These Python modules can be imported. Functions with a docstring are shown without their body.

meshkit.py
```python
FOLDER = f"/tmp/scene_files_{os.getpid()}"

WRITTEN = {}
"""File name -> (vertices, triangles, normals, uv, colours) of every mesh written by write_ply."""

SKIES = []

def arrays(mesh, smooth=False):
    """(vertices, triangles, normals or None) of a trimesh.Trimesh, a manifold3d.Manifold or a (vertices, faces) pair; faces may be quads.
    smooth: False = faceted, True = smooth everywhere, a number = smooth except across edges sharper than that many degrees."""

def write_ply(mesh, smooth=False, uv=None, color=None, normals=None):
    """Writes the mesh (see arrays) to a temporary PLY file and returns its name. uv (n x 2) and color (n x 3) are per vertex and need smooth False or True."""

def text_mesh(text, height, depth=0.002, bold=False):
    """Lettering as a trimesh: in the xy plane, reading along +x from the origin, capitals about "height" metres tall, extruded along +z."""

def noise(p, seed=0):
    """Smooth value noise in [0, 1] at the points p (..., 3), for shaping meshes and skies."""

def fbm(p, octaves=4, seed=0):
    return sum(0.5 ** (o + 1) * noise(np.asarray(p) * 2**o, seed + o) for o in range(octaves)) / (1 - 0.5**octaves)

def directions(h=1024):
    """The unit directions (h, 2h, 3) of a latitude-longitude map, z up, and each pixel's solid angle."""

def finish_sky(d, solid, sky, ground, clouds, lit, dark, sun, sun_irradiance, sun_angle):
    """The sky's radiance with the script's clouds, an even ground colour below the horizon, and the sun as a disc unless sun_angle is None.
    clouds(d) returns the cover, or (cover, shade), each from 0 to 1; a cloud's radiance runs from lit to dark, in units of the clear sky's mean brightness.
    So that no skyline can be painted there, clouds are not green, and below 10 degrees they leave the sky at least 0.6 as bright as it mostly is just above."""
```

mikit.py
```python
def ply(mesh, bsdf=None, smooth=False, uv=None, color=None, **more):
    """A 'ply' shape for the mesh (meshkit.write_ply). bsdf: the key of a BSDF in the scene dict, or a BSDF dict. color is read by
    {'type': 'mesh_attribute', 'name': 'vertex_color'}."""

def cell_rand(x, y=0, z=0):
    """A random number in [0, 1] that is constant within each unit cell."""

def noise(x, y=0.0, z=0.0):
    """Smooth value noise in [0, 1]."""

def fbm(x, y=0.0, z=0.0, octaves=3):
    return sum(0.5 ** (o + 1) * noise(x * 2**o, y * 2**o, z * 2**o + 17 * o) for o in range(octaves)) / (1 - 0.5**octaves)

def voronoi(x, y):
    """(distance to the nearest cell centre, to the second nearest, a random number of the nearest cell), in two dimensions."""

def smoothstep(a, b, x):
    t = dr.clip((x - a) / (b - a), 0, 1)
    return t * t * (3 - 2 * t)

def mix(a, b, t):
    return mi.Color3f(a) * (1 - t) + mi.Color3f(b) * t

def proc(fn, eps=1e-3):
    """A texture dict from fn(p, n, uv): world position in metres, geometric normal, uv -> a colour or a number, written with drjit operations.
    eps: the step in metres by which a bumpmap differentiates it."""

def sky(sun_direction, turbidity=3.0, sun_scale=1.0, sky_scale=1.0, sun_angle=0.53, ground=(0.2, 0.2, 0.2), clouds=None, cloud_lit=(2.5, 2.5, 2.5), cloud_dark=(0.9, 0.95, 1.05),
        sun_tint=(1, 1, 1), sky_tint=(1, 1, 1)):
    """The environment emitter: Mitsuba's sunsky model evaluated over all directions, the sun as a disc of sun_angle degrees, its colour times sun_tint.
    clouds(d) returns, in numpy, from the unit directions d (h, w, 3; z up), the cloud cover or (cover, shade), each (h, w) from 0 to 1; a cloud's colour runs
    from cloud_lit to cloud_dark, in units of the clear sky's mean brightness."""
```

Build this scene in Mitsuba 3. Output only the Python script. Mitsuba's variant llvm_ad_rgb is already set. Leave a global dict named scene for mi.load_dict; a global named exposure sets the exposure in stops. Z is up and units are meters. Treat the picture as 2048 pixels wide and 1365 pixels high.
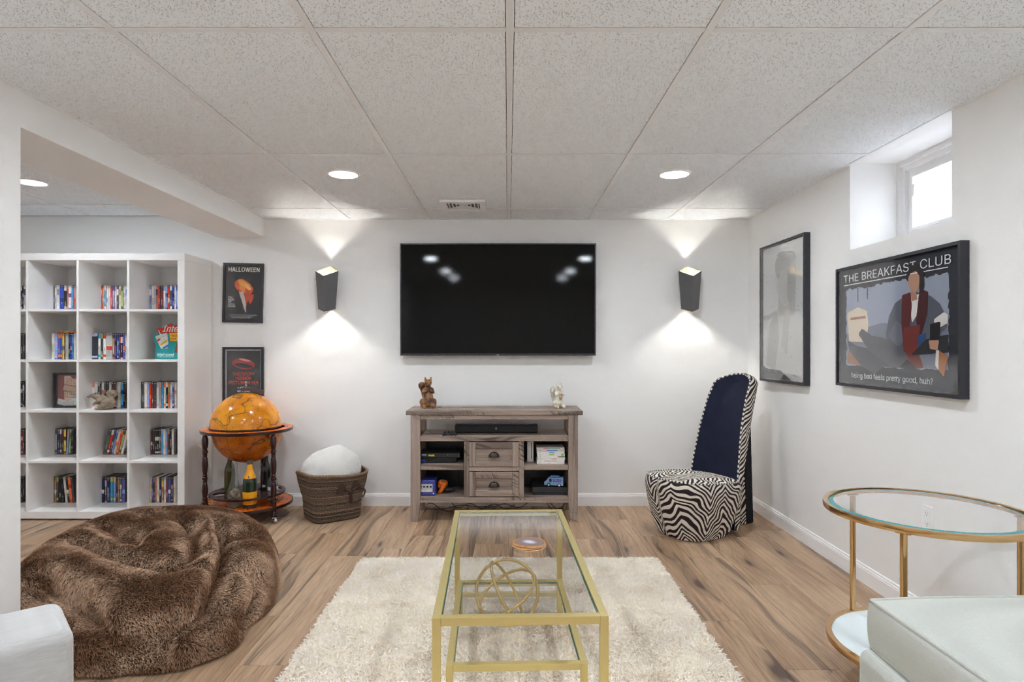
import math, random
import numpy as np
import trimesh
import manifold3d as m3
import shapely.geometry as sg
from shapely import affinity
from shapely.ops import unary_union
import drjit as dr
import mitsuba as mi
import mikit, meshkit

T = mi.ScalarTransform4f
PI = math.pi
scene, labels = {}, {}
F, U0, V0, CH = 1230.0, 1016.0, 694.0, 1.21      # focal length and principal point (pixels of the 2048 frame), camera height (m)

# ------------------------------------------------------------------ camera, sky, exposure
scene['camera'] = {'type': 'perspective', 'fov_axis': 'x', 'fov': 2 * math.degrees(math.atan(1024 / F)),
                   'principal_point_offset_x': (1024 - U0) / 2048, 'principal_point_offset_y': (682.5 - V0) / 1365,
                   'near_clip': 0.05, 'far_clip': 100.0,
                   'to_world': T().look_at(origin=[0, 0, CH], target=[0, 1, CH], up=[0, 0, 1])}
scene['sky'] = {**mikit.sky((0.5, -0.6, 0.62), turbidity=4.0, sun_scale=0.0, sky_scale=16.0, ground=(0.75, 0.75, 0.75),
                            clouds=lambda d: np.full(d.shape[:2], 0.75), cloud_lit=(1.6, 1.66, 1.78), cloud_dark=(1.2, 1.25, 1.35)),
                'sampling_weight': 1.5}
exposure = 0.46
LAMP = 150.0            # radiance of the ceiling lights' lenses
SCONCE = 1900.0
LAMP_RGB = (0.915, 0.99, 1.065)

CEIL = 2.177           # underside of the ceiling grid
BACK = 4.683           # back wall
RIGHT, LEFT = 1.828, -1.846
rng = np.random.default_rng(7)
random.seed(7)


# ------------------------------------------------------------------ helpers
def lin(c):
    """'#rrggbb' or (r, g, b) in 0..255 -> linear."""
    if isinstance(c, str):
        c = [int(c[i:i + 2], 16) for i in (1, 3, 5)]
    c = np.asarray(c, float) / 255
    return np.where(c <= 0.04045, c / 12.92, ((c + 0.055) / 1.055) ** 2.4)


def X(u, y):
    return (u - U0) * y / F


def Z(v, y):
    return CH - (v - V0) * y / F


_used = {}


def numbered(k):
    n = _used.get(k, 0)
    _used[k] = n + 1
    return k if n == 0 else f'{k}_{n:03d}'


def tag(k, label=None, cat=None, group=None, kind=None):
    d = labels.setdefault(k, {})
    for a, b in (('label', label), ('category', cat), ('group', group), ('kind', kind)):
        if b:
            d[a] = b
    return k


def thing(name, label, cat, group=None):
    return tag(numbered(name), label, cat, group)


def put(key, mesh, bsdf, smooth=False, uv=None, color=None, **more):
    scene[key] = mikit.ply(mesh, bsdf, smooth, uv, color, **more)
    return key


def part(parent, name, mesh, bsdf, smooth=False, label=None, **more):
    k = put(numbered(parent + '__' + name), mesh, bsdf, smooth, **more)
    if label:
        tag(k, label)
    return k


def struct(name, mesh, bsdf, smooth=False, **more):
    return tag(put(numbered(name), mesh, bsdf, smooth, **more), kind='structure')


cat = trimesh.util.concatenate


def tm(v, f):
    return trimesh.Trimesh(np.asarray(v, float), np.asarray(f), process=False)


def box(x0, x1, y0, y1, z0, z1):
    b = trimesh.creation.box((x1 - x0, y1 - y0, z1 - z0))
    b.apply_translation(((x0 + x1) / 2, (y0 + y1) / 2, (z0 + z1) / 2))
    return b


def cbox(x0, x1, y0, y1, z0, z1, c=0.002):
    """A box with chamfered edges."""
    lo, hi = np.array([x0, y0, z0], float), np.array([x1, y1, z1], float)
    c = min(c, (hi - lo).min() * 0.3)
    pts = []
    for i in np.ndindex(2, 2, 2):
        p = np.where(np.array(i) == 1, hi - c, lo + c)
        s = np.where(np.array(i) == 1, c, -c)
        for k in range(3):
            q = p.copy()
            q[k] += s[k]
            pts.append(q)
    return trimesh.convex.convex_hull(np.array(pts))


def rbox(x0, x1, y0, y1, z0, z1, r=0.02, seg=16):
    """A box with rounded edges (hull of eight spheres)."""
    s = [m3.Manifold.sphere(r, seg).translate((a, b, c)) for a in (x0 + r, x1 - r) for b in (y0 + r, y1 - r) for c in (z0 + r, z1 - r)]
    return from_m(m3.Manifold.batch_hull(s))


def from_m(m):
    q = m.to_mesh()
    return tm(q.vert_properties[:, :3], q.tri_verts)


def to_m(t):
    return m3.Manifold(m3.Mesh(np.asarray(t.vertices, np.float32), np.asarray(t.faces, np.uint32)))


def mv(mesh, x=0, y=0, z=0, rz=0.0, rx=0.0, ry=0.0, s=1.0):
    m = mesh.copy()
    M = trimesh.transformations
    A = M.rotation_matrix(rz, (0, 0, 1)) @ M.rotation_matrix(ry, (0, 1, 0)) @ M.rotation_matrix(rx, (1, 0, 0)) @ np.diag([s, s, s, 1.0])
    A[:3, 3] = (x, y, z)
    m.apply_transform(A)
    return m


def lathe(prof, n=40):
    """prof: [(radius, z)] from bottom to top, about the z axis; closed at radius 0."""
    prof = np.array(prof, float)
    a = np.arange(n) * 2 * PI / n
    v = np.stack([np.outer(prof[:, 0], np.cos(a)), np.outer(prof[:, 0], np.sin(a)), np.repeat(prof[:, 1:2], n, 1)], -1).reshape(-1, 3)
    f = []
    for i in range(len(prof) - 1):
        for j in range(n):
            b, c = i * n + j, i * n + (j + 1) % n
            f += [(b, c, c + n), (b, c + n, b + n)]
    return trimesh.Trimesh(v, np.array(f), process=True)


def tube(path, r, n=8, closed=False, caps=True):
    """A tube of radius r (number or one per point) along the points."""
    P = np.asarray(path, float)
    m = len(P)
    r = np.broadcast_to(np.asarray(r, float), (m,))
    d = (np.roll(P, -1, 0) - np.roll(P, 1, 0)) if closed else np.gradient(P, axis=0)
    d /= np.linalg.norm(d, axis=1, keepdims=True) + 1e-12
    ref = np.array([0, 0, 1.0]) if abs(d[0, 2]) < 0.9 else np.array([1.0, 0, 0])
    u = np.cross(d[0], ref)
    u /= np.linalg.norm(u)
    rings, a = [], np.arange(n) * 2 * PI / n
    for i in range(m):
        u = u - d[i] * (u @ d[i])
        u /= np.linalg.norm(u)
        w = np.cross(d[i], u)
        rings.append(P[i] + r[i] * (np.outer(np.cos(a), u) + np.outer(np.sin(a), w)))
    v = np.vstack(rings)
    f = []
    for i in range(m if closed else m - 1):
        k = (i + 1) % m
        for j in range(n):
            b, c = i * n + j, i * n + (j + 1) % n
            e, g = k * n + (j + 1) % n, k * n + j
            f += [(b, c, e), (b, e, g)]
    if not closed and caps:
        v = np.vstack([v, P[:1], P[-1:]])
        for j in range(n):
            f += [(m * n, (j + 1) % n, j), (m * n + 1, (m - 1) * n + j, (m - 1) * n + (j + 1) % n)]
    return tm(v, f)


def spline(pts, n=60, closed=False):
    from scipy.interpolate import CubicSpline
    P = np.asarray(pts, float)
    if closed:
        P = np.vstack([P, P[:1]])
    t = np.concatenate([[0], np.cumsum(np.linalg.norm(np.diff(P, axis=0), axis=1))])
    cs = CubicSpline(t, P, bc_type='periodic' if closed else 'natural')
    return cs(np.linspace(0, t[-1], n + 1 if closed else n))[: n if closed else None]


def split(mesh):
    """Every face with vertices of its own."""
    v = np.asarray(mesh.vertices)[np.asarray(mesh.faces)].reshape(-1, 3)
    return tm(v, np.arange(len(v)).reshape(-1, 3))


def grained(mesh, axis, off=None):
    """The mesh split into faces and its uv in metres: v along the grain axis, u across it."""
    m = split(mesh)
    p = np.asarray(m.vertices)
    o = [k for k in range(3) if k != axis]
    off = rng.uniform(0, 40, 2) if off is None else off
    return m, np.stack([p[:, o[0]] + 1.0 * p[:, o[1]] + off[0], p[:, axis] + off[1]], 1)


def wood(parent, name, mesh, axis, bsdf='bsdf_console_wood', label=None):
    m, uv = grained(mesh, axis)
    return part(parent, name, m, bsdf, uv=uv, label=label)


def painted(pairs):
    """[(mesh, colour)] -> one mesh with its vertex colours."""
    vs, fs, cs, n = [], [], [], 0
    for m, c in pairs:
        v = np.asarray(m.vertices)
        vs.append(v)
        fs.append(np.asarray(m.faces) + n)
        c = lin(c) if isinstance(c, (str, tuple)) else np.asarray(c)
        cs.append(np.broadcast_to(c, (len(v), 3)))
        n += len(v)
    return tm(np.vstack(vs), np.vstack(fs)), np.vstack(cs)


def sheet(poly, z, d=0.0003):
    """A shapely polygon as a thin flat piece at height z."""
    out = []
    for g in getattr(poly, 'geoms', [poly]):
        if g.geom_type == 'Polygon' and g.area > 1e-9:
            e = trimesh.creation.extrude_polygon(g, d, engine='earcut')
            e.apply_translation((0, 0, z))
            out.append(e)
    return cat(out)


def words(text, height, x, y, z, bold=False, width=None, depth=0.0003, anchor='l', slant=0.0):
    """Flat lettering at (x, y) of the print; width squeezes it."""
    t = meshkit.text_mesh(text, height, depth, bold)
    w = t.bounds[1][0] - t.bounds[0][0]
    s = width / w if width else 1.0
    w *= s
    A = np.eye(4)
    A[0, 0], A[0, 1] = s, slant
    t.apply_transform(A)
    t.apply_translation((x - t.bounds[0][0] - (w / 2 if anchor == 'c' else w if anchor == 'r' else 0), y, z))
    return t


def ellipse(cx, cy, a, b, rot=0, n=40):
    return affinity.translate(affinity.rotate(affinity.scale(sg.Point(0, 0).buffer(1, n // 4), a, b), rot), cx, cy)


def blob(chains, res=0.006, seg=14, smooth=8):
    """One smooth body: each chain is a list of ((x, y, z), radius); hulls of neighbouring spheres, joined."""
    parts = []
    for ch in chains:
        sp = [m3.Manifold.sphere(r, seg).translate(tuple(p)) for p, r in ch]
        parts += [m3.Manifold.batch_hull([a, b]) for a, b in zip(sp, sp[1:])] if len(sp) > 1 else sp
    m = m3.Manifold.batch_boolean(parts, m3.OpType.Add).refine_to_length(res)
    t = from_m(m)
    t.merge_vertices()
    trimesh.smoothing.filter_taubin(t, 0.5, -0.53, iterations=smooth)
    return t


# ------------------------------------------------------------------ materials
def diffuse(name, c, rough=None, spec=0.5, **more):
    col = {'type': 'rgb', 'value': [float(x) for x in (lin(c) if isinstance(c, str) else c)]} if not isinstance(c, dict) else c
    b = {'type': 'diffuse', 'reflectance': col} if rough is None else {'type': 'principled', 'base_color': col, 'roughness': rough, 'specular': spec, **more}
    scene[name] = {'type': 'twosided', 'bsdf': b}


def bumped(name, bump, eps, scale=1.0):
    inner = scene[name]['bsdf']
    scene[name] = {'type': 'twosided', 'bsdf': {'type': 'bumpmap', 'arbitrary': mikit.proc(bump, eps), 'scale': scale, 'bsdf': inner}}


VC = {'type': 'mesh_attribute', 'name': 'vertex_color'}
diffuse('bsdf_wall', (0.86, 0.858, 0.85), 0.55, 0.25)
diffuse('bsdf_trim', (0.90, 0.90, 0.905), 0.35)
diffuse('bsdf_grid', (0.80, 0.81, 0.82), 0.5)
diffuse('bsdf_white', (0.90, 0.895, 0.88), 0.3)
diffuse('bsdf_vinyl', (0.86, 0.86, 0.865), 0.25)
diffuse('bsdf_black', (0.012, 0.012, 0.014), 0.35)
diffuse('bsdf_frame_black', (0.018, 0.019, 0.026), 0.4)
diffuse('bsdf_subfloor', (0.05, 0.04, 0.032))
diffuse('bsdf_paint', VC, 0.6, 0.3)
diffuse('bsdf_paint_gloss', VC, 0.25, 0.5)
diffuse('bsdf_fibre', VC)
diffuse('bsdf_charcoal_metal', (0.10, 0.10, 0.102), 0.4, 0.5, metallic=0.3)
diffuse('bsdf_lamp_inside', (0.70, 0.43, 0.18), 0.5)
diffuse('bsdf_plenum', (0.05, 0.05, 0.05))
diffuse('bsdf_plum_wood', (0.075, 0.045, 0.045), 0.35)
diffuse('bsdf_dark_wood', (0.028, 0.008, 0.008), 0.18, 0.6)
scene['bsdf_pane'] = {'type': 'thindielectric', 'int_ior': 1.5}
scene['bsdf_acrylic'] = {'type': 'thindielectric', 'int_ior': 1.68}
scene['bsdf_chrome'] = {'type': 'twosided', 'bsdf': {'type': 'roughconductor', 'material': 'Cr', 'alpha': 0.12}}
scene['bsdf_screen'] = {'type': 'twosided', 'bsdf': {'type': 'roughplastic', 'diffuse_reflectance': {'type': 'rgb', 'value': [0.0018, 0.0019, 0.0022]}, 'alpha': 0.005, 'int_ior': 1.30}}
diffuse('bsdf_gold_paint', (0.70, 0.575, 0.25), 0.34, 0.5, metallic=0.6)
diffuse('bsdf_brass', (0.60, 0.38, 0.18), 0.09, 0.5, metallic=1.0)
diffuse('bsdf_antique_gold', (0.74, 0.57, 0.27), 0.28, 0.5, metallic=0.9)


def wood_fn(light, mid, dark, knots=1.0, saw=0.0):
    L, M, D = (mi.Color3f(*map(float, lin(c))) for c in (light, mid, dark))

    def fn(p, n, uv):
        u, v = uv.x, uv.y
        warp = mikit.fbm(u * 9, v * 1.6, 3.0, 2) - 0.5
        # knots: sparse, stretched cells
        d1, d2, r = mikit.voronoi(u * 6.0 + warp * 0.5, v * 1.5)
        kn = dr.select(r > 0.66, dr.exp(-d1 * d1 * 150.0), 0.0) * knots
        halo = dr.select(r > 0.66, dr.exp(-d1 * d1 * 10.0), 0.0) * knots
        ring = mikit.smoothstep(0.25, 0.75, mikit.noise((u + warp * 0.10 + halo * 0.07) * 95, v * 0.8, 8.0))
        fine = mikit.noise(u * 420 + warp * 12, v * 11, 1.0)
        fine2 = mikit.noise(u * 900, v * 30, 2.0)
        tone = mikit.fbm(u * 5 + 7, v * 0.9, 5.0, 3)
        t = dr.clip(0.55 * mikit.smoothstep(0.3, 0.7, tone) + 0.28 * ring + 0.17 * fine, 0, 1)
        c = mikit.mix(M, L, t)
        streak = mikit.smoothstep(0.52, 0.72, mikit.fbm(u * 24 + warp * 2.5 + halo, v * 0.9, 11.0, 3))
        c = mikit.mix(c, D, dr.clip(streak * 0.50 * (0.5 + ring) + kn * 0.9 + halo * 0.25, 0, 0.95))
        c = c * (0.72 + 0.33 * fine + 0.20 * fine2)
        if saw:
            patch = mikit.smoothstep(0.5, 0.7, mikit.fbm(u * 7, v * 5, 21.0, 2))
            mark = mikit.smoothstep(0.55, 0.8, mikit.noise((v + u * 0.55) * 190, u * 20, 4.0))
            c = c * (1 - saw * patch * mark)
        return c
    return fn


diffuse('bsdf_floor_wood', mikit.proc(wood_fn('#bb9e82', '#97795f', '#4f3e36')), 0.42, 0.4)
diffuse('bsdf_console_wood', mikit.proc(wood_fn('#a8968a', '#87776d', '#463c37', 0.6, 0.6)), 0.55, 0.3)


def tile_fn(p, n, uv):
    x, y = p.x, p.y
    wx = mikit.noise(x * 40, y * 40, 1.0) - 0.5
    d1, d2, r = mikit.voronoi(x * 165 + wx * 1.2, y * 165 - wx)
    big = mikit.smoothstep(0.34, 0.20, d1) * dr.select(r > 0.72, 1.0, 0.0)
    e1, e2, q = mikit.voronoi(x * 300, y * 300 + wx * 2)
    small = mikit.smoothstep(0.34, 0.2, e1) * dr.select(q > 0.7, 0.5, 0.0)
    k = dr.maximum(big, small)
    return mikit.mix(mi.Color3f(0.905, 0.94, 0.97), mi.Color3f(0.26, 0.25, 0.24), k * 0.85)


diffuse('bsdf_tile', mikit.proc(tile_fn))

# ------------------------------------------------------------------ the room
REAR = -3.2
struct('wall_back', box(-4.5, RIGHT + 0.35, BACK, BACK + 0.12, 0, 2.5), 'bsdf_wall')
hole = sg.box(2.532, 1.727, 3.287, 2.19).union(sg.box(-0.95, 1.727, -0.195, 2.19))
wr = trimesh.creation.extrude_polygon(sg.box(REAR, 0, BACK, 2.5).difference(hole), 0.30, engine='earcut')
wr = tm(np.stack([RIGHT + wr.vertices[:, 2], wr.vertices[:, 0], wr.vertices[:, 1]], 1), wr.faces)
struct('wall_right', wr, 'bsdf_wall')
struct('wall_left', cat([box(LEFT - 0.15, LEFT, REAR, 2.329, 0, 2.5)]), 'bsdf_wall')
struct('wall_header', box(-2.202, LEFT, 2.329, BACK, 2.042, 2.5), 'bsdf_wall')
struct('wall_rear', box(LEFT - 0.15, RIGHT + 0.3, REAR - 0.12, REAR, 0, 2.5), 'bsdf_wall')
struct('wall_side', cat([box(-4.5, -4.38, 1.3, BACK, 0, 2.5), box(-4.5, LEFT - 0.15, 1.2, 1.32, 0, 2.5)]), 'bsdf_wall')

# floor: each plank is a piece of its own over a dark underlay
struct('floor', box(-4.5, RIGHT + 0.3, REAR, BACK, -0.05, -0.004), 'bsdf_subfloor')
PW, PL = 0.2065, 1.22
joints = {0: 2.712, 1: 2.304, 2: 3.127, 3: 3.91, -9: 2.336, -10: 2.766, -7: 3.94}


def plank_mesh(x0, x1, y0, y1):
    g, b, d = 0.0004, 0.0016, 0.0012
    o = np.array([[x0 + g, y0 + g], [x1 - g, y0 + g], [x1 - g, y1 - g], [x0 + g, y1 - g]])
    i = np.array([[x0 + b, y0 + b], [x1 - b, y0 + b], [x1 - b, y1 - b], [x0 + b, y1 - b]])
    v = np.vstack([np.c_[i, np.zeros(4)], np.c_[o, np.full(4, -d)], np.c_[o, np.full(4, -0.006)]])
    f = [(0, 1, 2), (0, 2, 3)]
    for k in range(4):
        j = (k + 1) % 4
        for a in (0, 4):
            f += [(a + 4 + k, a + 4 + j, a + j), (a + 4 + k, a + j, a + k)]
    return tm(v, f)


for k in range(-25, 6):
    x0, x1 = 0.83 + PW * k, 0.83 + PW * (k + 1)
    if x1 < -4.38 or x0 > RIGHT:
        continue
    x1c, x0c = min(x1, RIGHT + 0.02), max(x0, -4.4)
    j = joints.get(k, 2.3 + (k * 0.437) % 1.22)
    ys = [j + PL * m for m in range(-6, 4)]
    for a, b in zip(ys, ys[1:]):
        a, b = max(a, REAR), min(b, BACK)
        if b - a < 0.01 or b < 1.2:
            continue
        m, uv = grained(plank_mesh(x0c, x1c, a, b), 1)
        part('floor', 'plank', m, 'bsdf_floor_wood', uv=uv)
m, uv = grained(box(LEFT, RIGHT, REAR, 1.2, -0.004, 0.0), 1)
part('floor', 'boards_behind', m, 'bsdf_floor_wood', uv=uv)
tag('floor__boards_behind', kind='stuff')

# baseboards with a moulded top
bprof = [(0, 0), (0.013, 0), (0.013, 0.070), (0.011, 0.074), (0.011, 0.079), (0.007, 0.083), (0.006, 0.091), (0, 0.095)]


def baseboard(name, p0, p1, inward):
    p0, p1, n = np.array(p0, float), np.array(p1, float), np.array(inward, float)
    v = [np.array([*(q + n * d), h]) for q in (p0, p1) for d, h in bprof]
    k = len(bprof)
    f = []
    for i in range(k):
        j = (i + 1) % k
        f += [(i, j, k + j), (i, k + j, k + i)]
    m = trimesh.Trimesh(np.array(v), np.array(f), process=False)
    struct(name, m, 'bsdf_trim')


baseboard('baseboard_back', (-4.38, BACK), (RIGHT, BACK), (0, -1))
baseboard('baseboard_right', (RIGHT, REAR), (RIGHT, BACK), (-1, 0))
baseboard('baseboard_left', (LEFT, REAR), (LEFT, 2.329), (1, 0))

# suspended ceiling: tees and lay-in tiles
struct('ceiling', cat([box(LEFT - 0.2, RIGHT, REAR, BACK, CEIL + 0.10, CEIL + 0.2), box(-4.5, LEFT, 1.2, BACK, CEIL + 0.14, CEIL + 0.24)]), 'bsdf_plenum')
gx = [0.006 + 0.6085 * k for k in range(-3, 4)]
gy = [4.32 - 1.22 * k for k in range(0, 7)]
W = 0.012


def ceiling_bay(xs, ys, x_lo, x_hi, y_lo, y_hi, h, y_tees):
    for x in xs:
        if x_lo + 0.03 < x < x_hi - 0.03:
            part('ceiling', 'grid_tee', cbox(x - W, x + W, y_lo, y_hi, h, h + 0.006, 0.001), 'bsdf_grid')
    cols = [x_lo] + [x for x in xs if x_lo + 0.03 < x < x_hi - 0.03] + [x_hi]
    rows = [y_hi] + [y for y in ys if y_lo + 0.03 < y < y_hi - 0.03] + [y_lo]
    for y in rows[1:-1]:
        for a, b in zip(cols, cols[1:]):
            part('ceiling', 'cross_tee', cbox(a + W, b - W, y - W, y + W, h + 0.0006, h + 0.006, 0.001), 'bsdf_grid')
    for b, a in zip(rows, rows[1:]):
        for c, d in zip(cols, cols[1:]):
            dz = 0.006 + rng.uniform(0, 0.0015)
            part('ceiling', 'tile', box(c + W + 0.0022, d - W - 0.0022, a + W + 0.003, b - W - 0.003, h + dz - 0.0035, h + 0.018), 'bsdf_tile')


ceiling_bay(gx, gy, LEFT, RIGHT, REAR, BACK, CEIL, gy)
ceiling_bay([-3.78, -3.17, -2.56], [4.32, 3.10, 1.88], -4.38, -2.202, 1.32, BACK, CEIL + 0.028, gy)
# wall angle along the edges
for x0, y0, x1, y1 in ((LEFT, REAR, LEFT + 0.02, BACK), (RIGHT - 0.02, REAR, RIGHT, BACK), (LEFT + 0.02, BACK - 0.018, RIGHT - 0.02, BACK)):
    part('ceiling', 'wall_angle', cbox(x0, x1, y0, y1, CEIL + 0.0003, CEIL + 0.006, 0.0008), 'bsdf_grid')


# recessed lights: a thin trim ring and a glowing lens
def ceiling_light(x, y, h, label, group=None):
    t = thing('ceiling_light', label, 'ceiling light', group)
    ring = mv(lathe([(0.076, 0.010), (0.076, 0.000), (0.079, -0.004), (0.088, -0.003), (0.092, 0.003), (0.092, 0.010)], 48), x, y, h)
    part(t, 'trim_ring', ring, 'bsdf_trim', 40)
    lens = mv(lathe([(0.0, -0.010), (0.03, -0.009), (0.055, -0.0065), (0.072, -0.002), (0.0765, 0.003), (0.0, 0.003)], 36), x, y, h)
    part(t, 'lens', lens, 'bsdf_trim', emitter={'type': 'area', 'radiance': {'type': 'rgb', 'value': [LAMP * c for c in LAMP_RGB]}})


ceiling_light(-0.922, 3.447, CEIL, 'round recessed ceiling light left of the air vent, near the back wall')
ceiling_light(0.933, 3.447, CEIL, 'round recessed ceiling light right of the air vent, near the back wall')
ceiling_light(-2.885, 3.72, CEIL + 0.028, 'round recessed ceiling light in the side bay above the white bookcase')
ceiling_light(-2.885, 2.0, CEIL + 0.028, 'round recessed ceiling light in the side bay hidden behind the left wall')  # out of view, added to lift the light in the side bay
for y, w_ in ((1.60, 'largest'), (-0.25, 'middle'), (-1.6, 'smallest')):
    for x, w2 in ((-0.95, 'left'), (0.95, 'right')):
        ceiling_light(x, y, CEIL, f'round ceiling light mirrored in the screen as the {w_} spot of the {w2} trio', 'ceiling lights mirrored in the screen')

# windows: frame, sash and pane at the far end of each recess
WX = 2.075


def yz(poly, x0, x1):
    e = trimesh.creation.extrude_polygon(poly, x1 - x0, engine='earcut')
    return tm(np.stack([x0 + e.vertices[:, 2], e.vertices[:, 0], e.vertices[:, 1]], 1), e.faces)


def ring(p, w):
    return p.difference(p.buffer(-w, join_style=2))


def window(t, y0):
    fr = sg.box(y0, 1.727, y0 + 0.755, 2.19)
    struct(t, yz(ring(fr, 0.028), WX, WX + 0.05), 'bsdf_vinyl')
    part(t, 'casing', yz(ring(fr.buffer(-0.024, join_style=2), 0.03), WX + 0.012, WX + 0.06), 'bsdf_vinyl')
    sash = fr.buffer(-0.05, join_style=2)
    part(t, 'sash', yz(ring(sash, 0.042), WX + 0.03, WX + 0.07), 'bsdf_vinyl')
    part(t, 'sash_bead', yz(ring(sash.buffer(-0.038, join_style=2), 0.012), WX + 0.02, WX + 0.05), 'bsdf_vinyl')
    part(t, 'latch', cbox(WX + 0.012, WX + 0.032, y0 + 0.633, y0 + 0.653, 1.99, 2.05, 0.003), 'bsdf_vinyl')
    part(t, 'pane', yz(sash.buffer(-0.044, join_style=2), WX + 0.045, WX + 0.0452), 'bsdf_pane')


window('window_1', 2.532)
window('window_2', -0.95)  # unseen window, added for cool daylight on the left wall and ceiling

# ------------------------------------------------------------------ air vent
t = thing('air_vent', 'square white slatted air vent in the ceiling above the television', 'air vent')
vx0, vx1, vy0, vy1 = -0.452, -0.150, 4.035, 4.315
vh = CEIL - 0.006
ringp = sg.box(vx0, vy0, vx1, vy1).difference(sg.box(vx0 + 0.04, vy0 + 0.04, vx1 - 0.04, vy1 - 0.04))
part(t, 'frame', mv(trimesh.creation.extrude_polygon(ringp, 0.017, engine='earcut'), z=CEIL - 0.017), 'bsdf_trim')
part(t, 'duct', box(vx0 + 0.03, vx1 - 0.03, vy0 + 0.03, vy1 - 0.03, CEIL - 0.003, CEIL - 0.002), 'bsdf_black')
for k in range(4):
    i0, i1 = 0.050 + 0.024 * k, 0.056 + 0.024 * k
    q = sg.box(vx0 + i0, vy0 + i0, vx1 - i0, vy1 - i0).difference(sg.box(vx0 + i1, vy0 + i1, vx1 - i1, vy1 - i1))
    e = trimesh.creation.extrude_polygon(q, 0.006, engine='earcut')
    part(t, 'louvre', mv(e, z=CEIL - 0.0095), 'bsdf_trim')

# ------------------------------------------------------------------ bookcase
BX1, BY0, BY1, BZ0 = -2.251, 4.28, 4.67, 0.0
BX0 = BX1 - 1.85
CELL, DIV = 0.336, 0.0165
t = thing('bookcase', 'tall white open cube bookcase holding rows of film cases', 'bookcase')
BOT, TOPZ = 0.062, 1.862
part(t, 'bottom_panel', cbox(BX0, BX1, BY0, BY1, 0.012, BOT, 0.0015), 'bsdf_white')
part(t, 'top_panel', cbox(BX0, BX1, BY0, BY1, TOPZ - 0.05, TOPZ, 0.0015), 'bsdf_white')
part(t, 'side_panel', cbox(BX1 - 0.05, BX1, BY0, BY1, BOT + 0.0005, TOPZ - 0.0505, 0.0015), 'bsdf_white')
part(t, 'side_panel', cbox(BX0, BX0 + 0.05, BY0, BY1, BOT + 0.0005, TOPZ - 0.0505, 0.0015), 'bsdf_white')
for k in range(4):
    x = BX1 - 0.05 - CELL * (k + 1) - DIV * k
    part(t, 'divider', cbox(x - DIV, x, BY0 + 0.002, BY1, BOT + 0.0005, TOPZ - 0.0505, 0.0012), 'bsdf_white')
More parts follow.
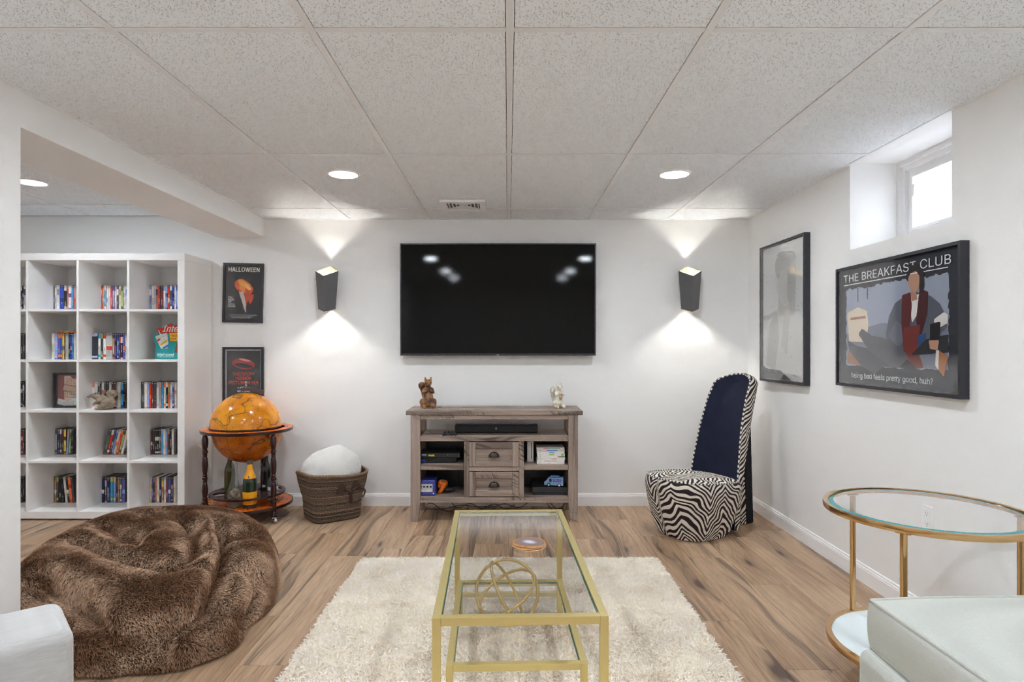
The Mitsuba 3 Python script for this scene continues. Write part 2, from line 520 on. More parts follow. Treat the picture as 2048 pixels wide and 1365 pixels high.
row_floor = [BOT + (CELL + DIV) * r for r in range(5)]
for r in range(4):
    z = row_floor[r + 1] - DIV
    for c in range(5):
        x1 = BX1 - 0.05 - (CELL + DIV) * c
        part(t, 'shelf_board', cbox(x1 - CELL + 0.0005, x1 - 0.0005, BY0 + 0.003, BY1, z, z + DIV, 0.0012), 'bsdf_white')
for x in (BX0 + 0.03, BX1 - 0.03, (BX0 + BX1) / 2):
    for y in (BY0 + 0.04, BY1 - 0.04):
        part(t, 'foot', mv(trimesh.creation.cylinder(0.015, 0.012, sections=16), x, y, 0.006), 'bsdf_charcoal_metal')

# film cases: (left edge, right edge) of the spine in pixels at the row's front, colour, colour of the lower or middle panel
NAMES = {'w': ('#eeeae8', 'white'), 'k': ('#1b1a1d', 'black'), 'g': ('#8f8d88', 'grey'), 'G': ('#45474a', 'dark grey'), 'c': ('#ece2c4', 'cream'),
         'r': ('#cc2f26', 'red'), 'p': ('#dd8f8c', 'pink'), 'o': ('#ef7a32', 'orange'), 'y': ('#ecc94c', 'yellow'), 'b': ('#2846a8', 'blue'),
         'n': ('#20294f', 'navy'), 'l': ('#8fa9dc', 'light blue'), 't': ('#2a9fd2', 'bright blue'), 'v': ('#5b55a0', 'violet'), 'V': ('#bdb4d6', 'lavender'),
         'm': ('#6a2b30', 'maroon'), 'B': ('#4b3831', 'dark brown'), 'e': ('#4f6b50', 'green'), 'E': ('#2c3a30', 'dark green'), 's': ('#b4b4b0', 'silver'),
         'O': ('#b0805a', 'tan'), 'a': ('#9fb060', 'olive green')}
ROWY = [4.535, 4.535, 4.41, 4.40, 4.52][::-1]     # front of the cases, by row from the top (index 0 = top after the reversal below)
ROWY = {4: 4.52, 3: 4.42, 2: 4.42, 1: 4.532, 0: 4.525}   # keyed by row number from the floor
ROWN = {4: 'top', 3: 'second', 2: 'middle', 1: 'fourth', 0: 'bottom'}
COLN = {1: 'third column from the bookcase right side', 2: 'middle visible column', 3: 'column at the bookcase right side'}
COLN = {0: 'cut-off column', 1: 'first full column', 2: 'second full column', 3: 'last column'}
cells = {
    (4, 1): '85Vv 88pr 91.5oy 95.7ww105 105.2Gg109 109.2wV 113.2wg 119bn 128kw 133.4pr 137wv 143tl 147.4pr151.5',
    (4, 2): '183orW199.5 199.8vV 204oc 208.3tw 212.4wl 216.3ww 220.6rr 224.8Vv 229wV 233Gw 237.2cO 241.5ae 246.2wV 250wl253.5',
    (4, 3): '282.5sw 286.3nV 291.6Bk 298lw 303ww 307.4wV 311.7pG 316ro 320.2mB 326.6wl 331.1lG 335.5rw 339.8Gw 344bn 348.5ww 352lb355.5',
    (3, 1): '103.2cw 108.7lV 115.6vp 120bo 124.3yG 128.8Bm130.2 130.4ss136.6 136.8kG 140.2bp 144.1tl 147.6ww151.4',
    (3, 2): '167.5oc172.4 173.6VKS195.6 196wt 201Ea 206wr212 212.2sr224.2 224.5OB 229vk 233.3bl 237.4mr 240.9nw 245.8vo 250.2wV253.4',
    (2, 2): '180vw 184wp 189cw 195sG 199Gk 203wp 208.2BO 213Ee 217.6wr 222.7Ek 227.2mp 232.4sG 236cw 241tb 246.3kG 249.4Bm252.8',
    (2, 3): '279.2Gg 283.4GG 288.2wc 294.6lV 299ro 302.4mB 307.3BG 312.8wV 318.2gp 322.7tl 327.2wo 331.3kw 335.7oa 340wl 344.1bV 348.3cp352.6',
    (1, 1): '109.2gB 114.2nv 119.6Gc 123Bm 127yG 132lp 136.6ae 140.6kG',
    (1, 2): '206eG 212.3rw 217.4GV 221.4lv 226co 230.6ro 236aB 240.8wc 246Bm 250gk',
    (1, 3): '301mc 305.2BG 309.4Ew 313.4kc 317.6Bp 321.5tl 326.3wc 331.1lp 335.2BO 339.3kk 343wc 347.6Gm351.6',
    (0, 1): '104Gk 108.3Oc 112.6Ga 117kk 123kG 127.6wc 132.2kw 136.4or 142.4BG',
    (0, 2): '200.6nw208.3 209BV 213.4vn 218.6nn 220.3ty225.6 226.4lc 231.6nB 235.2OB 239.3ew 243.6vl250',
    (0, 3): '297pm 300wy 303.3vG 306.5Bg 309.9pO 313.9cw 318.3nl 322.4Oy 327.2wp 331.6mG 336.2vw 341.4nO 346.4cw351',
    (4, 0): '37.5kG 41nw 44.2kV 47wG51', (3, 0): '37kG 41kk 45.2GG 49ks50.5', (2, 0): '37.5nG 41kV 45kw48.5', (1, 0): '37mB 41mp 45.4Bm48.6', (0, 0): '37kG 41.4kG 45.3kB48',
}
LEAN = {(1, 1): (5, 0.05), (1, 2): (0, 0.24), (0, 1): (5, -0.10), (3, 1): (0, 0.0)}
import re
ORD = ['first', 'second', 'third', 'fourth', 'fifth', 'sixth', 'seventh', 'eighth', 'ninth', 'tenth', 'eleventh', 'twelfth', 'thirteenth', 'fourteenth', 'fifteenth', 'sixteenth', 'seventeenth']


def film_case(w, c1, c2, wide):
    """Spine towards -y; origin at the lower left front corner."""
    h, d = 0.1905 - rng.uniform(0, 0.004), 0.136
    body = cbox(0.0003, w - 0.0003, 0.0006, d, 0, h, 0.0016)
    items = [(body, '#151517' if c1 not in 'wcsp' else '#d8d6d2')]
    main, acc = lin(NAMES[c1][0]), lin(NAMES[c2][0])
    jit = rng.uniform(0.85, 1.12)
    e = 0.0012
    z = e
    style = rng.integers(0, 4)
    cuts = {0: [.06, .30, .62, .86], 1: [.08, .18, .45, .80], 2: [.05, .12, .55, .70], 3: [.10, .35, .50, .90]}[int(style)]
    cols = {0: [acc, main, main * .8, acc, main], 1: [main, acc, main, main * 1.1, acc], 2: [main * .7, acc, main, acc * .9, main],
            3: [main, main * .85, acc, main, main * .6]}[int(style)]
    for a, b, c in zip([0] + cuts, cuts + [1], cols):
        items.append((box(e, w - e, 0.0, 0.002, z + a * (h - 2 * e), z + b * (h - 2 * e)), np.clip(c * jit, 0, 1)))
    # the title: a thin strip of marks up the spine
    mk = lin('#f2efe9') if main.mean() < 0.35 else lin('#40383c')
    n = int(rng.integers(0, 11))
    mk = mk * 0.6 + main * 0.4
    a0 = rng.uniform(0.2, 0.3) * h
    tw = min(w * 0.42, 0.006)
    for k in range(n):
        q = a0 + k * 0.0068
        items.append((box(w / 2 - tw / 2, w / 2 + tw / 2, -0.0003, 0.0003, q, q + 0.0046), mk))
    items.append((box(w * .25, w * .75, -0.0003, 0.0003, h * .94, h * .965), mk))
    if wide == 'S':      # boxed set with a dark window
        items.append((box(w * .2, w - e, -0.0004, 0.0003, h * .13, h * .87), '#23262e'))
        items.append((box(w * .55, w * .57, -0.0006, 0.0003, h * .13, h * .87), '#5b6470'))
    if wide == 'W':      # wide box with a light upper half
        items.append((box(w * .08, w * .62, -0.0004, 0.0003, h * .45, h * .86), '#e4c6d4'))
        items.append((box(w * .62, w * .95, -0.0004, 0.0003, h * .50, h * .92), '#d99a86'))
    return painted(items)


for (r, c), text in cells.items():
    y = ROWY[r]
    items = [(float(a), k1, k2, x, float(b) if b else None) for a, k1, k2, x, b in re.findall(r'([\d.]+)([A-Za-z])([A-Za-z])([A-Z]?)([\d.]*)', text)]
    if c == 0:
        y = 4.532
    x_hi = BX1 - 0.05 - (CELL + DIV) * (3 - c) - 0.001
    for i, (a, k1, k2, x, b) in enumerate(items):
        k2 = k2 if k2 in NAMES else 'G'
        if b is None:
            b = items[i + 1][0] if i + 1 < len(items) else a + 4.2
        xa, xb = X(a, y), X(b, y)
        w = xb - xa - 0.0004
        if xb > x_hi:
            break
        lean0, ang = LEAN.get((r, c), (0, 0))
        ang = ang if i >= lean0 else 0.0
        m, col = film_case(w, k1, k2, x)
        x_at = xa
        if ang:
            m = mv(m, ry=ang)
            m.apply_translation((-m.bounds[0][0] if ang < 0 else 0, 0, 0))
            if ang < 0:
                m.apply_translation((w * (1 - math.cos(ang)), 0, 0))
                x_at = xa - 0.1905 * math.sin(-ang) + 0.012
        m = mv(m, x_at, y + rng.uniform(0, 0.002), row_floor[r] - m.bounds[0][2] + 0.0003)
        n_from_right = None
        kind = 'boxed set' if x else 'film case'
        lean = ', leaning,' if ang else ''
        lab = f"{NAMES[k1][1]} {kind}{lean} {ORD[i]} from the left, {ROWN[r]} shelf row, {COLN[c]}"
        k = thing('film_case', lab, 'film case', f'film cases, {ROWN[r]} shelf row, {COLN[c]}')
        put(k, m, 'bsdf_paint_gloss', color=col)
# one orange case lies on top of the row
m, col = film_case(0.015, 'o', 'y', '')
m = mv(m, ry=PI / 2)
k = thing('film_case', 'orange film case lying flat on top of the row, second shelf row', 'film case')
put(k, mv(m, X(110, 4.45), 4.45, row_floor[3] + 0.1909 + 0.0152), 'bsdf_paint_gloss', color=col)

# framed ticket box in the middle row
t = thing('picture_frame', 'small black shadow-box frame with ticket print standing in the bookcase', 'picture frame')
fx0, fx1, fy = X(105.5, 4.46), X(105.5, 4.46) + 0.235, 4.46
fz = row_floor[2] + 0.0005
o = sg.box(0, 0, fx1 - fx0, 0.252)
fm = trimesh.creation.extrude_polygon(ring(o, 0.013), 0.035, engine='earcut')


def stand(m, x, y, z, rz=0.0):
    """A flat piece modelled in xy facing +z, stood up to face -y."""
    return mv(mv(m, rx=PI / 2), x, y, z, rz=rz)


part(t, 'frame', stand(fm, fx0, fy + 0.035, fz), 'bsdf_frame_black')
prn = [(sheet(sg.box(0.012, 0.012, 0.223, 0.24), 0.002, 0.001), '#8a4a44'), (sheet(sg.box(0.062, 0.05, 0.20, 0.23).difference(sg.Point(0.135, 0.232).buffer(0.024)), 0.0032), '#e6c4ae')]
for i in range(4):
    for j in range(3):
        prn.append((sheet(sg.Point(0.085 + 0.025 * i, 0.205 - 0.024 * j).buffer(0.0095).difference(sg.Point(0.085 + 0.025 * i, 0.205 - 0.024 * j).buffer(0.007)), 0.0036), '#8a5348'))
tk = affinity.rotate(sg.box(0.06, 0.125, 0.21, 0.165), -14, origin=(0.07, 0.15)).buffer(0.004)
prn += [(sheet(tk, 0.004), '#3a211d'), (sheet(tk.buffer(-0.003), 0.0045), '#caa590'), (sheet(sg.box(0.068, 0.075, 0.22, 0.118), 0.005), '#33201c'), (sheet(sg.box(0.071, 0.078, 0.217, 0.115), 0.0055), '#d9c2a6'),
        (sheet(sg.box(0.084, 0.075, 0.087, 0.118), 0.006), '#33201c'), (words('DON\'T LOSE', 0.007, 0.098, 0.104, 0.006, True), '#3a2a24'), (words('TICKET', 0.010, 0.102, 0.089, 0.006, True), '#2b2220')]
pm, pc = painted(prn)
part(t, 'print', stand(pm, fx0, fy + 0.034, fz), 'bsdf_paint', color=pc)
for q, (a, b, w_, h_, rot, c) in enumerate(((0.055, 0.037, 0.075, 0.04, -16, '#d9d7d2'), (0.135, 0.034, 0.07, 0.038, 3, '#e9e6dd'), (0.10, 0.030, 0.07, 0.03, 6, '#c9c8c2'), (0.155, 0.058, 0.06, 0.02, 0, '#b9dfe2'))):
    sm, sc = painted([(sheet(affinity.rotate(sg.box(a - w_ / 2, b - h_ / 2, a + w_ / 2, b + h_ / 2), rot), 0.010 + 0.003 * q, 0.0008), c)])
    part(t, 'ticket_stub', stand(sm, fx0, fy + 0.034, fz), 'bsdf_paint', color=sc)
part(t, 'pane', stand(sheet(sg.box(0.012, 0.012, 0.223, 0.24), 0.028, 0.0002), fx0, fy + 0.034, fz), 'bsdf_pane')

# die-cut sign with a paper cup
t = thing('novelty_sign', 'teal and red novelty sign with a paper cup standing in the bookcase', 'sign')
sy = 4.47
s = 0.19 / 0.233
def P(*pts):
    return sg.Polygon([((x - 160) / 1365 * 0.3085 * 1.0, (1262 - yv) / 1365 * 0.3085) for x, yv in pts])
base = P((160, 1262), (185, 800), (110, 560), (150, 470), (250, 440), (210, 260), (480, 250), (560, 150), (680, 105), (760, 180), (1400, 180), (1420, 700), (1400, 1262)).buffer(0.003).buffer(-0.001)
red = P((215, 262), (480, 250), (560, 155), (680, 110), (755, 185), (1400, 185), (1400, 430), (560, 440), (250, 440)).intersection(base)
cup = P((170, 560), (560, 440), (600, 860), (540, 930), (400, 945), (340, 900))
lid = P((165, 545), (330, 470), (540, 418), (570, 455), (430, 540), (190, 600))
sgn = [(sheet(base, 0, 0.004), '#1d8f92'), (sheet(red, 0.0041), '#c42a1e'), (sheet(P((620, 415), (1200, 415), (1200, 690), (650, 690)), 0.0044), '#f2bd1c'),
       (sheet(cup.buffer(0.0012), 0.0044), '#1c2a44'), (sheet(cup, 0.0048), '#eeeae4'), (sheet(lid.buffer(0.001), 0.0051), '#37495a'), (sheet(lid, 0.0054), '#dfe6dc'),
       (sheet(P((330, 780), (560, 620), (570, 690), (345, 840)), 0.0051), '#ecc51e'), (sheet(P((215, 640), (330, 590), (340, 640), (250, 700)), 0.0051), '#c6383c'),
       (sheet(P((395, 900), (598, 780), (598, 860), (440, 945)), 0.0051), '#2b79a8'), (sheet(P((265, 340), (290, 330), (370, 500), (340, 505)), 0.0057), '#f3f3ef'),
       (words('Inte', 0.044, (395 - 160) / 1365 * .3085, (1262 - 380) / 1365 * .3085, 0.0046, True, slant=0.35, width=0.112), '#f6efe8'),
       (words('You\'ll', 0.013, (690 - 160) / 1365 * .3085, (1262 - 540) / 1365 * .3085, 0.0048, True), '#a8452a'), (words('could', 0.011, (670 - 160) / 1365 * .3085, (1262 - 630) / 1365 * .3085, 0.0048, True), '#c2312a'),
       (words('Well meet', 0.021, (225 - 160) / 1365 * .3085, (1262 - 1165) / 1365 * .3085, 0.0046, True, slant=0.35, width=0.125), '#eaf2ee'),
       (sheet(P((240, 1185), (780, 1185), (780, 1198), (240, 1198)), 0.0046), '#bfe0dd'), (sheet(P((860, 760), (1000, 700), (1000, 1080), (780, 1050)), 0.0046), '#7c4430')]
pm, pc = painted(sgn)
put(numbered(t + '__print'), stand(pm, X(310, sy), sy + 0.004, row_floor[3] + 0.001), 'bsdf_paint_gloss', color=pc)
part(t, 'easel_back', mv(cbox(0.05, 0.13, 0.0045, 0.0075, 0.0, 0.14), X(310, sy), sy + 0.004, row_floor[3] + 0.001, rx=-0.18), 'bsdf_black')

# ------------------------------------------------------------------ wall screen
t = thing('television', 'large black flat television mounted on the back wall', 'television')
tx0, tx1, tz0, tz1, ty = X(800.5, 4.60), X(1191.5, 4.60), Z(711.5, 4.60), Z(487.5, 4.60), 4.60
fr_ = sg.box(tx0, tz0, tx1, tz1)
e = trimesh.creation.extrude_polygon(fr_.difference(sg.box(tx0 + 0.009, tz0 + 0.016, tx1 - 0.009, tz1 - 0.009)), 0.030, engine='earcut')
def tilt(m):
    return mv(mv(m, 0, -ty - 0.03, -tz0), 0, ty + 0.03, tz0, rx=0.02)


part(t, 'bezel', tilt(tm(np.c_[e.vertices[:, 0], ty + 0.03 - e.vertices[:, 2], e.vertices[:, 1]], e.faces[:, ::-1])), 'bsdf_frame_black')
scr = box(tx0 + 0.008, tx1 - 0.008, 0, 0.004, tz0 + 0.015, tz1 - 0.008)
part(t, 'screen', tilt(mv(scr, 0, ty + 0.003, 0)), 'bsdf_screen')
part(t, 'back_shell', tilt(cbox(tx0 + 0.03, tx1 - 0.03, ty + 0.031, ty + 0.06, tz0 + 0.03, tz1 - 0.03, 0.01)), 'bsdf_black')
part(t, 'wall_mount', box(-0.35, 0.30, ty + 0.06, BACK, 1.40, 1.72), 'bsdf_charcoal_metal')
lg, lc = painted([(box((tx0 + tx1) / 2 - 0.011, (tx0 + tx1) / 2 + 0.011, ty - 0.0008, ty + 0.001, tz0 + 0.0055, tz0 + 0.0085), '#b9bcc2')])
part(t, 'badge', tilt(lg), 'bsdf_paint', color=lc)

# ------------------------------------------------------------------ wall sconces
def sconce(xc, label):
    t = thing('wall_sconce', label, 'wall light', 'wall lights beside the television')
    yc = 4.566
    ct, cb = 0.086, 0.065
    zt = {'f': 1.726, 's': 1.772, 'b': 1.818}
    zb = {'f': 1.466, 's': 1.490, 'b': 1.513}

    def ringv(g):
        top = [(0, -ct + g, zt['f']), (ct - g, 0, zt['s']), (0, ct - g, zt['b']), (-ct + g, 0, zt['s'])]
        bot = [(0, -cb + g, zb['f']), (cb - g, 0, zb['s']), (0, cb - g, zb['b']), (-cb + g, 0, zb['s'])]
        return np.array(top, float), np.array(bot, float)
    (ot, ob), (it, ib) = ringv(0), ringv(0.005)
    v = np.vstack([ot, ob, it, ib])
    fo, fi, fr2 = [], [], []
    for k in range(4):
        j = (k + 1) % 4
        fo += [(4 + k, 4 + j, j), (4 + k, j, k)]
        fi += [(12 + j, 12 + k, 8 + k), (12 + j, 8 + k, 8 + j)]
        fr2 += [(k, j, 8 + j), (k, 8 + j, 8 + k), (4 + j, 4 + k, 12 + k), (4 + j, 12 + k, 12 + j)]
    shell = tm(v + [xc, yc, 0], fo + fr2)
    part(t, 'shade', shell, 'bsdf_charcoal_metal')
    part(t, 'shade_lining', tm(v + [xc, yc, 0], fi), 'bsdf_lamp_inside')
    part(t, 'partition', mv(trimesh.creation.box((0.095, 0.095, 0.02)), xc, yc, 1.61, rz=PI / 4), 'bsdf_lamp_inside')
    part(t, 'bracket', cat([box(xc - 0.015, xc + 0.015, yc + 0.070, BACK - 0.008, 1.60, 1.66), cbox(xc - 0.03, xc + 0.03, BACK - 0.01, BACK, 1.57, 1.70)]), 'bsdf_charcoal_metal')
    for z, s, m_ in ((1.686, 1, 1.0), (1.536, -1, 1.0)):
        part(t, 'lamp_holder', mv(trimesh.creation.cylinder(0.014, abs(z - 1.61) - 0.012, sections=16), xc, yc, (z - s * 0.003 + 1.61 + s * 0.0095) / 2), 'bsdf_lamp_inside')
        e = mv(trimesh.creation.cylinder(0.011, 0.004, sections=20), xc, yc, z - s * 0.002)
        part(t, 'lamp', e, 'bsdf_trim', emitter={'type': 'area', 'radiance': {'type': 'rgb', 'value': [SCONCE * m_ * c for c in (1.0, 0.95, 0.86)]}})


sconce(-1.345, 'dark tapered wall light between the framed posters and the television')
sconce(1.351, 'dark tapered wall light between the television and the zebra chair')

# ------------------------------------------------------------------ framed posters
def framed(name, label, W_, H_, place, prints, bar=0.017, deep=0.02, pane_lean=0.0):
    t = thing(name, label, 'framed poster')
    fm = trimesh.creation.extrude_polygon(ring(sg.box(0, 0, W_, H_), bar), deep, engine='earcut')
    part(t, 'frame', place(fm), 'bsdf_frame_black')
    pm, pc = painted(prints)
    part(t, 'print', place(pm), 'bsdf_paint', color=pc)
    pn = sheet(sg.box(bar, bar, W_ - bar, H_ - bar), deep - 0.006 - pane_lean * W_ / 2, 0.0002)
    pn.vertices[:, 2] += pane_lean * (W_ - pn.vertices[:, 0])
    part(t, 'pane', place(pn), 'bsdf_acrylic')
    return t


def on_back(x, z, rot=0.0):
    return lambda m: mv(mv(mv(m, rz=rot), rx=PI / 2), x, BACK - 0.0005, z)


def on_right(y_far, z, lean=0.0, W_=1.0):
    """x of the print runs from the far end towards the viewer."""
    def f(m):
        v = np.asarray(m.vertices)
        return tm(np.stack([RIGHT - 0.0005 - v[:, 2] - lean * np.clip(W_ - v[:, 0], 0, W_), y_far - v[:, 0], z + v[:, 1]], 1), m.faces)
    return f


def G(x, y):      # a point of the upper poster, from the photo's own grid of the poster
    return ((x - 60) / 770 * 0.30, (1270 - y) / 1165 * 0.452)


def GP(*pts):
    return sg.Polygon([G(*p) for p in pts])


W1, H1 = 0.303, 0.452
pr = [(sheet(sg.box(0.012, 0.012, W1 - 0.012, H1 - 0.012), 0.004, 0.001), '#16161a')]
for k, (cx, cy, a, b, rot, c) in enumerate(((0.150, 0.275, 0.072, 0.050, -28, '#c2431c'), (0.132, 0.290, 0.046, 0.044, -28, '#e0661e'), (0.168, 0.268, 0.050, 0.040, -28, '#ef8f26'), (0.196, 0.250, 0.030, 0.034, -28, '#d8521c'),
                                            (0.146, 0.300, 0.040, 0.020, -32, '#f6b54a'), (0.186, 0.270, 0.030, 0.014, -40, '#f9cf6a'))):
    pr.append((sheet(ellipse(cx, cy, a, b, rot).intersection(sg.box(0.02, 0.02, W1 - 0.02, H1 - 0.02)), 0.0054 + 0.0004 * k), c))
pr += [(sheet(sg.Polygon([(0.118, 0.235), (0.152, 0.238), (0.172, 0.16), (0.176, 0.085), (0.170, 0.08)]), 0.008), '#d8c9c2'),
       (sheet(sg.Polygon([(0.160, 0.225), (0.235, 0.215), (0.222, 0.165), (0.205, 0.14), (0.188, 0.17), (0.176, 0.12)]), 0.0082), '#cf4a1e'),
       (words('HALLOWEEN', 0.032, 0.037, 0.388, 0.0086, True, width=0.236), '#f3e6df')]
for k, w in enumerate(('The', 'Night', 'He', 'Came', 'Home!')):
    pr.append((words(w, 0.0135, 0.038, 0.185 - 0.0168 * k, 0.0086, True), '#e9e7ea'))
for k in range(3):
    for j in range(14 - 2 * k):
        pr.append((sheet(sg.box(0.05 + 0.015 * j + 0.008 * k, 0.055 - 0.0105 * k, 0.0625 + 0.015 * j + 0.008 * k, 0.062 - 0.0105 * k), 0.0086), '#8c8790'))
x = X(444.8, 4.67)
framed('framed_poster', 'black framed poster with orange artwork, upper of two beside the bookcase', W1, H1, on_back(x, Z(645, 4.67), -0.022), pr)

pr = [(sheet(sg.box(0.012, 0.012, 0.298, 0.44), 0.004, 0.001), '#c9c8d2'), (sheet(sg.box(0.026, 0.026, 0.284, 0.426), 0.0054), '#1c1d20'),
      (sheet(ellipse(0.155, 0.325, 0.088, 0.040, -8), 0.006), '#a02a28'), (sheet(ellipse(0.155, 0.312, 0.070, 0.016, -8), 0.0066), '#1f1718'),
      (sheet(ellipse(0.165, 0.355, 0.045, 0.008, -12), 0.0066), '#e08a84'),
      (words('THE ROCKY', 0.024, 0.156, 0.236, 0.0064, True, width=0.165, anchor='c'), '#d5332c'),
      (words('HORROR', 0.024, 0.156, 0.204, 0.0064, True, width=0.120, anchor='c'), '#d5332c'),
      (words('PICTURE SHOW', 0.024, 0.156, 0.171, 0.0064, True, width=0.225, anchor='c'), '#d5332c'),
      (words('a different', 0.014, 0.156, 0.138, 0.0064, True, anchor='c'), '#eceae6'), (words('set of jaws', 0.014, 0.156, 0.112, 0.0064, True, anchor='c'), '#eceae6')]
framed('framed_poster', 'black framed poster with red lettering, lower one behind the globe', 0.31, 0.452, on_back(X(445.5, 4.67), Z(695, 4.67) - 0.452), pr)

# grey photographic poster on the right wall (portrait)
W3, H3 = 0.618, 0.932
pr = [(sheet(sg.box(0.018, 0.018, W3 - 0.018, H3 - 0.018), 0.018, 0.001), '#c9c9c8')]
rp = random.Random(3)
zz = 0.0195


def lay(poly, c):
    global zz
    zz += 0.00012
    pr.append((sheet(poly.intersection(sg.box(0.02, 0.02, W3 - 0.02, H3 - 0.02)), zz, 0.0001), c))


lay(sg.Polygon([(0.02, 0.02), (0.02, 0.10), (0.15, 0.115), (0.30, 0.09), (0.45, 0.02)]), '#3f4044')
lay(sg.Polygon([(0.06, 0.10), (0.09, 0.36), (0.20, 0.47), (0.33, 0.50), (0.52, 0.46), (0.60, 0.40), (0.60, 0.02), (0.46, 0.02), (0.28, 0.09)]).buffer(0.03).buffer(-0.02), '#bdbcb9')
lay(sg.Polygon([(0.08, 0.12), (0.14, 0.38), (0.22, 0.46), (0.24, 0.30), (0.19, 0.10)]).buffer(0.015), '#aeadab')
lay(sg.Polygon([(0.30, 0.25), (0.34, 0.44), (0.40, 0.46), (0.36, 0.20)]).buffer(0.012), '#b2b1ae')
lay(sg.Polygon([(0.27, 0.46), (0.45, 0.46), (0.46, 0.58), (0.27, 0.58)]).buffer(0.02), '#b3b1ae')
lay(ellipse(0.355, 0.665, 0.125, 0.165, -6), '#bcbab7')
lay(ellipse(0.425, 0.655, 0.055, 0.14, -6), '#aeaca9')
lay(ellipse(0.345, 0.795, 0.135, 0.055, 8).union(ellipse(0.24, 0.76, 0.035, 0.07, 10)).union(ellipse(0.33, 0.83, 0.10, 0.03, -10)), '#a09e9b')
lay(sg.Polygon([(0.02, 0.43), (0.10, 0.42), (0.20, 0.45), (0.20, 0.48), (0.12, 0.46), (0.02, 0.45)]), '#b0aeab')
for _ in range(150):
    a, b = rp.uniform(0.03, 0.57), rp.uniform(0.05, 0.90)
    lay(ellipse(a, b, rp.uniform(0.001, 0.006), rp.uniform(0.001, 0.004), rp.uniform(0, 180), 10), rp.choice(['#8f8e8c', '#a9a8a6', '#777674', '#d9d9d7']))
framed('framed_poster', 'tall black framed pale grey poster hanging on the right wall', W3, H3, on_right(4.337, 0.972, 0.026, W3), pr, 0.014, 0.037, pane_lean=0.022)

# wide poster with a title
W4, H4 = 0.926, 0.631
pr = [(sheet(sg.box(0.018, 0.018, W4 - 0.018, H4 - 0.018), 0.018, 0.001), '#2c2e36')]
zz = 0.0195


def S(x, y):
    """From a rectified 1000 x 680 layout of the poster."""
    return (x / 1000 * W4, (680 - y) / 680 * H4)


def lay4(pts, c, r=0.0, cut=True):
    global zz
    zz += 0.00012
    p = sg.Polygon([S(*q) for q in pts])
    if r:
        p = p.buffer(r).buffer(-r).buffer(-r).buffer(r)
    pr.append((sheet(p.intersection(sg.box(0.02, 0.02, W4 - 0.02, H4 - 0.02)), zz, 0.0001), c))


# torn-edged field
edge = []
for k in range(60):
    edge.append((95 + k / 59 * 800 + rp.uniform(-5, 5), 128 + rp.uniform(-9, 9)))
for k in range(30):
    edge.append((905 + rp.uniform(-7, 7), 132 + k / 29 * 430 + rp.uniform(-5, 5)))
for k in range(40):
    edge.append((900 - k / 39 * 800 + rp.uniform(-5, 5), 560 + rp.uniform(-6, 6)))
for k in range(30):
    edge.append((85 + rp.uniform(-8, 8), 555 - k / 29 * 420 + rp.uniform(-5, 5)))
lay4(edge, '#9aa1b2')
lay4([(90, 380), (420, 330), (900, 380), (900, 555), (90, 555)], '#767c8c')
lay4([(195, 125), (203, 125), (203, 205), (195, 205)], '#3f4450')
lay4([(285, 118), (295, 118), (295, 195), (285, 195)], '#3f4450')
lay4([(95, 260), (200, 235), (285, 260), (300, 330), (285, 430), (110, 425)], '#d8c9b4', 0.01)
lay4([(125, 290), (270, 285), (278, 300), (126, 304)], '#a7786a')
lay4([(110, 470), (250, 455), (262, 490), (235, 560), (100, 545)], '#9a6238', 0.004)
lay4([(250, 455), (275, 460), (330, 560), (260, 560)], '#c9c2ba')
# seated figure in a grey coat, red scarf
lay4([(90, 415), (190, 450), (360, 470), (560, 480), (620, 555), (430, 560), (360, 600), (230, 560), (120, 480)], '#4a4b52', 0.01)
lay4([(205, 385), (240, 355), (330, 395), (420, 405), (640, 470), (640, 560), (500, 560), (300, 470)], '#57585f', 0.01)
lay4([(455, 390), (480, 300), (530, 235), (610, 205), (700, 195), (790, 220), (850, 260), (885, 310), (900, 370), (800, 420), (790, 470), (640, 500), (560, 440), (470, 430)], '#565a66', 0.012)
lay4([(470, 400), (540, 320), (600, 360), (600, 430), (540, 450)], '#676b77', 0.01)
lay4([(640, 210), (715, 205), (700, 300), (660, 340)], '#e3e0df', 0.004)
lay4([(585, 200), (650, 190), (660, 260), (640, 380), (660, 470), (600, 480), (580, 330)], '#5a2224', 0.008)
lay4([(715, 180), (775, 200), (770, 300), (720, 420), (690, 330)], '#46191d', 0.008)
lay4([(600, 360), (720, 350), (700, 470), (745, 555), (670, 560), (590, 450)], '#73302b', 0.008)
lay4([(700, 400), (760, 390), (760, 470), (715, 480)], '#2a4a78', 0.004)
lay4([(760, 420), (905, 400), (905, 480), (600, 500), (700, 560), (560, 560)], '#2b2c31', 0.004)
pr.append((sheet(ellipse(*S(675, 135), 0.038, 0.056, 8), zz + 0.0003, 0.0001), '#b98e78'))
lay4([(650, 190), (690, 190), (700, 230), (660, 235)], '#a97d69', 0.004)
zz += 0.0006
lay4([(618, 150), (622, 95), (660, 62), (710, 66), (745, 100), (750, 170), (735, 205), (715, 190), (718, 120), (690, 92), (650, 100), (632, 125)], '#2b2322', 0.006)
lay4([(815, 330), (880, 300), (905, 312), (905, 350), (850, 370), (820, 360)], '#ded9d6', 0.006)
lay4([(790, 350), (860, 340), (850, 420), (790, 430)], '#17171a', 0.008)
lay4([(780, 425), (850, 425), (840, 470), (790, 465)], '#b98e78', 0.006)
lay4([(850, 470), (905, 500), (880, 590), (845, 560)], '#a5673c', 0.004)
lay4([(830, 470), (850, 470), (845, 560), (825, 540)], '#dcd6d0')
ttl = words('THE BREAKFAST CLUB', 0.040, *S(60, 88), 0.0222, False, width=0.80)
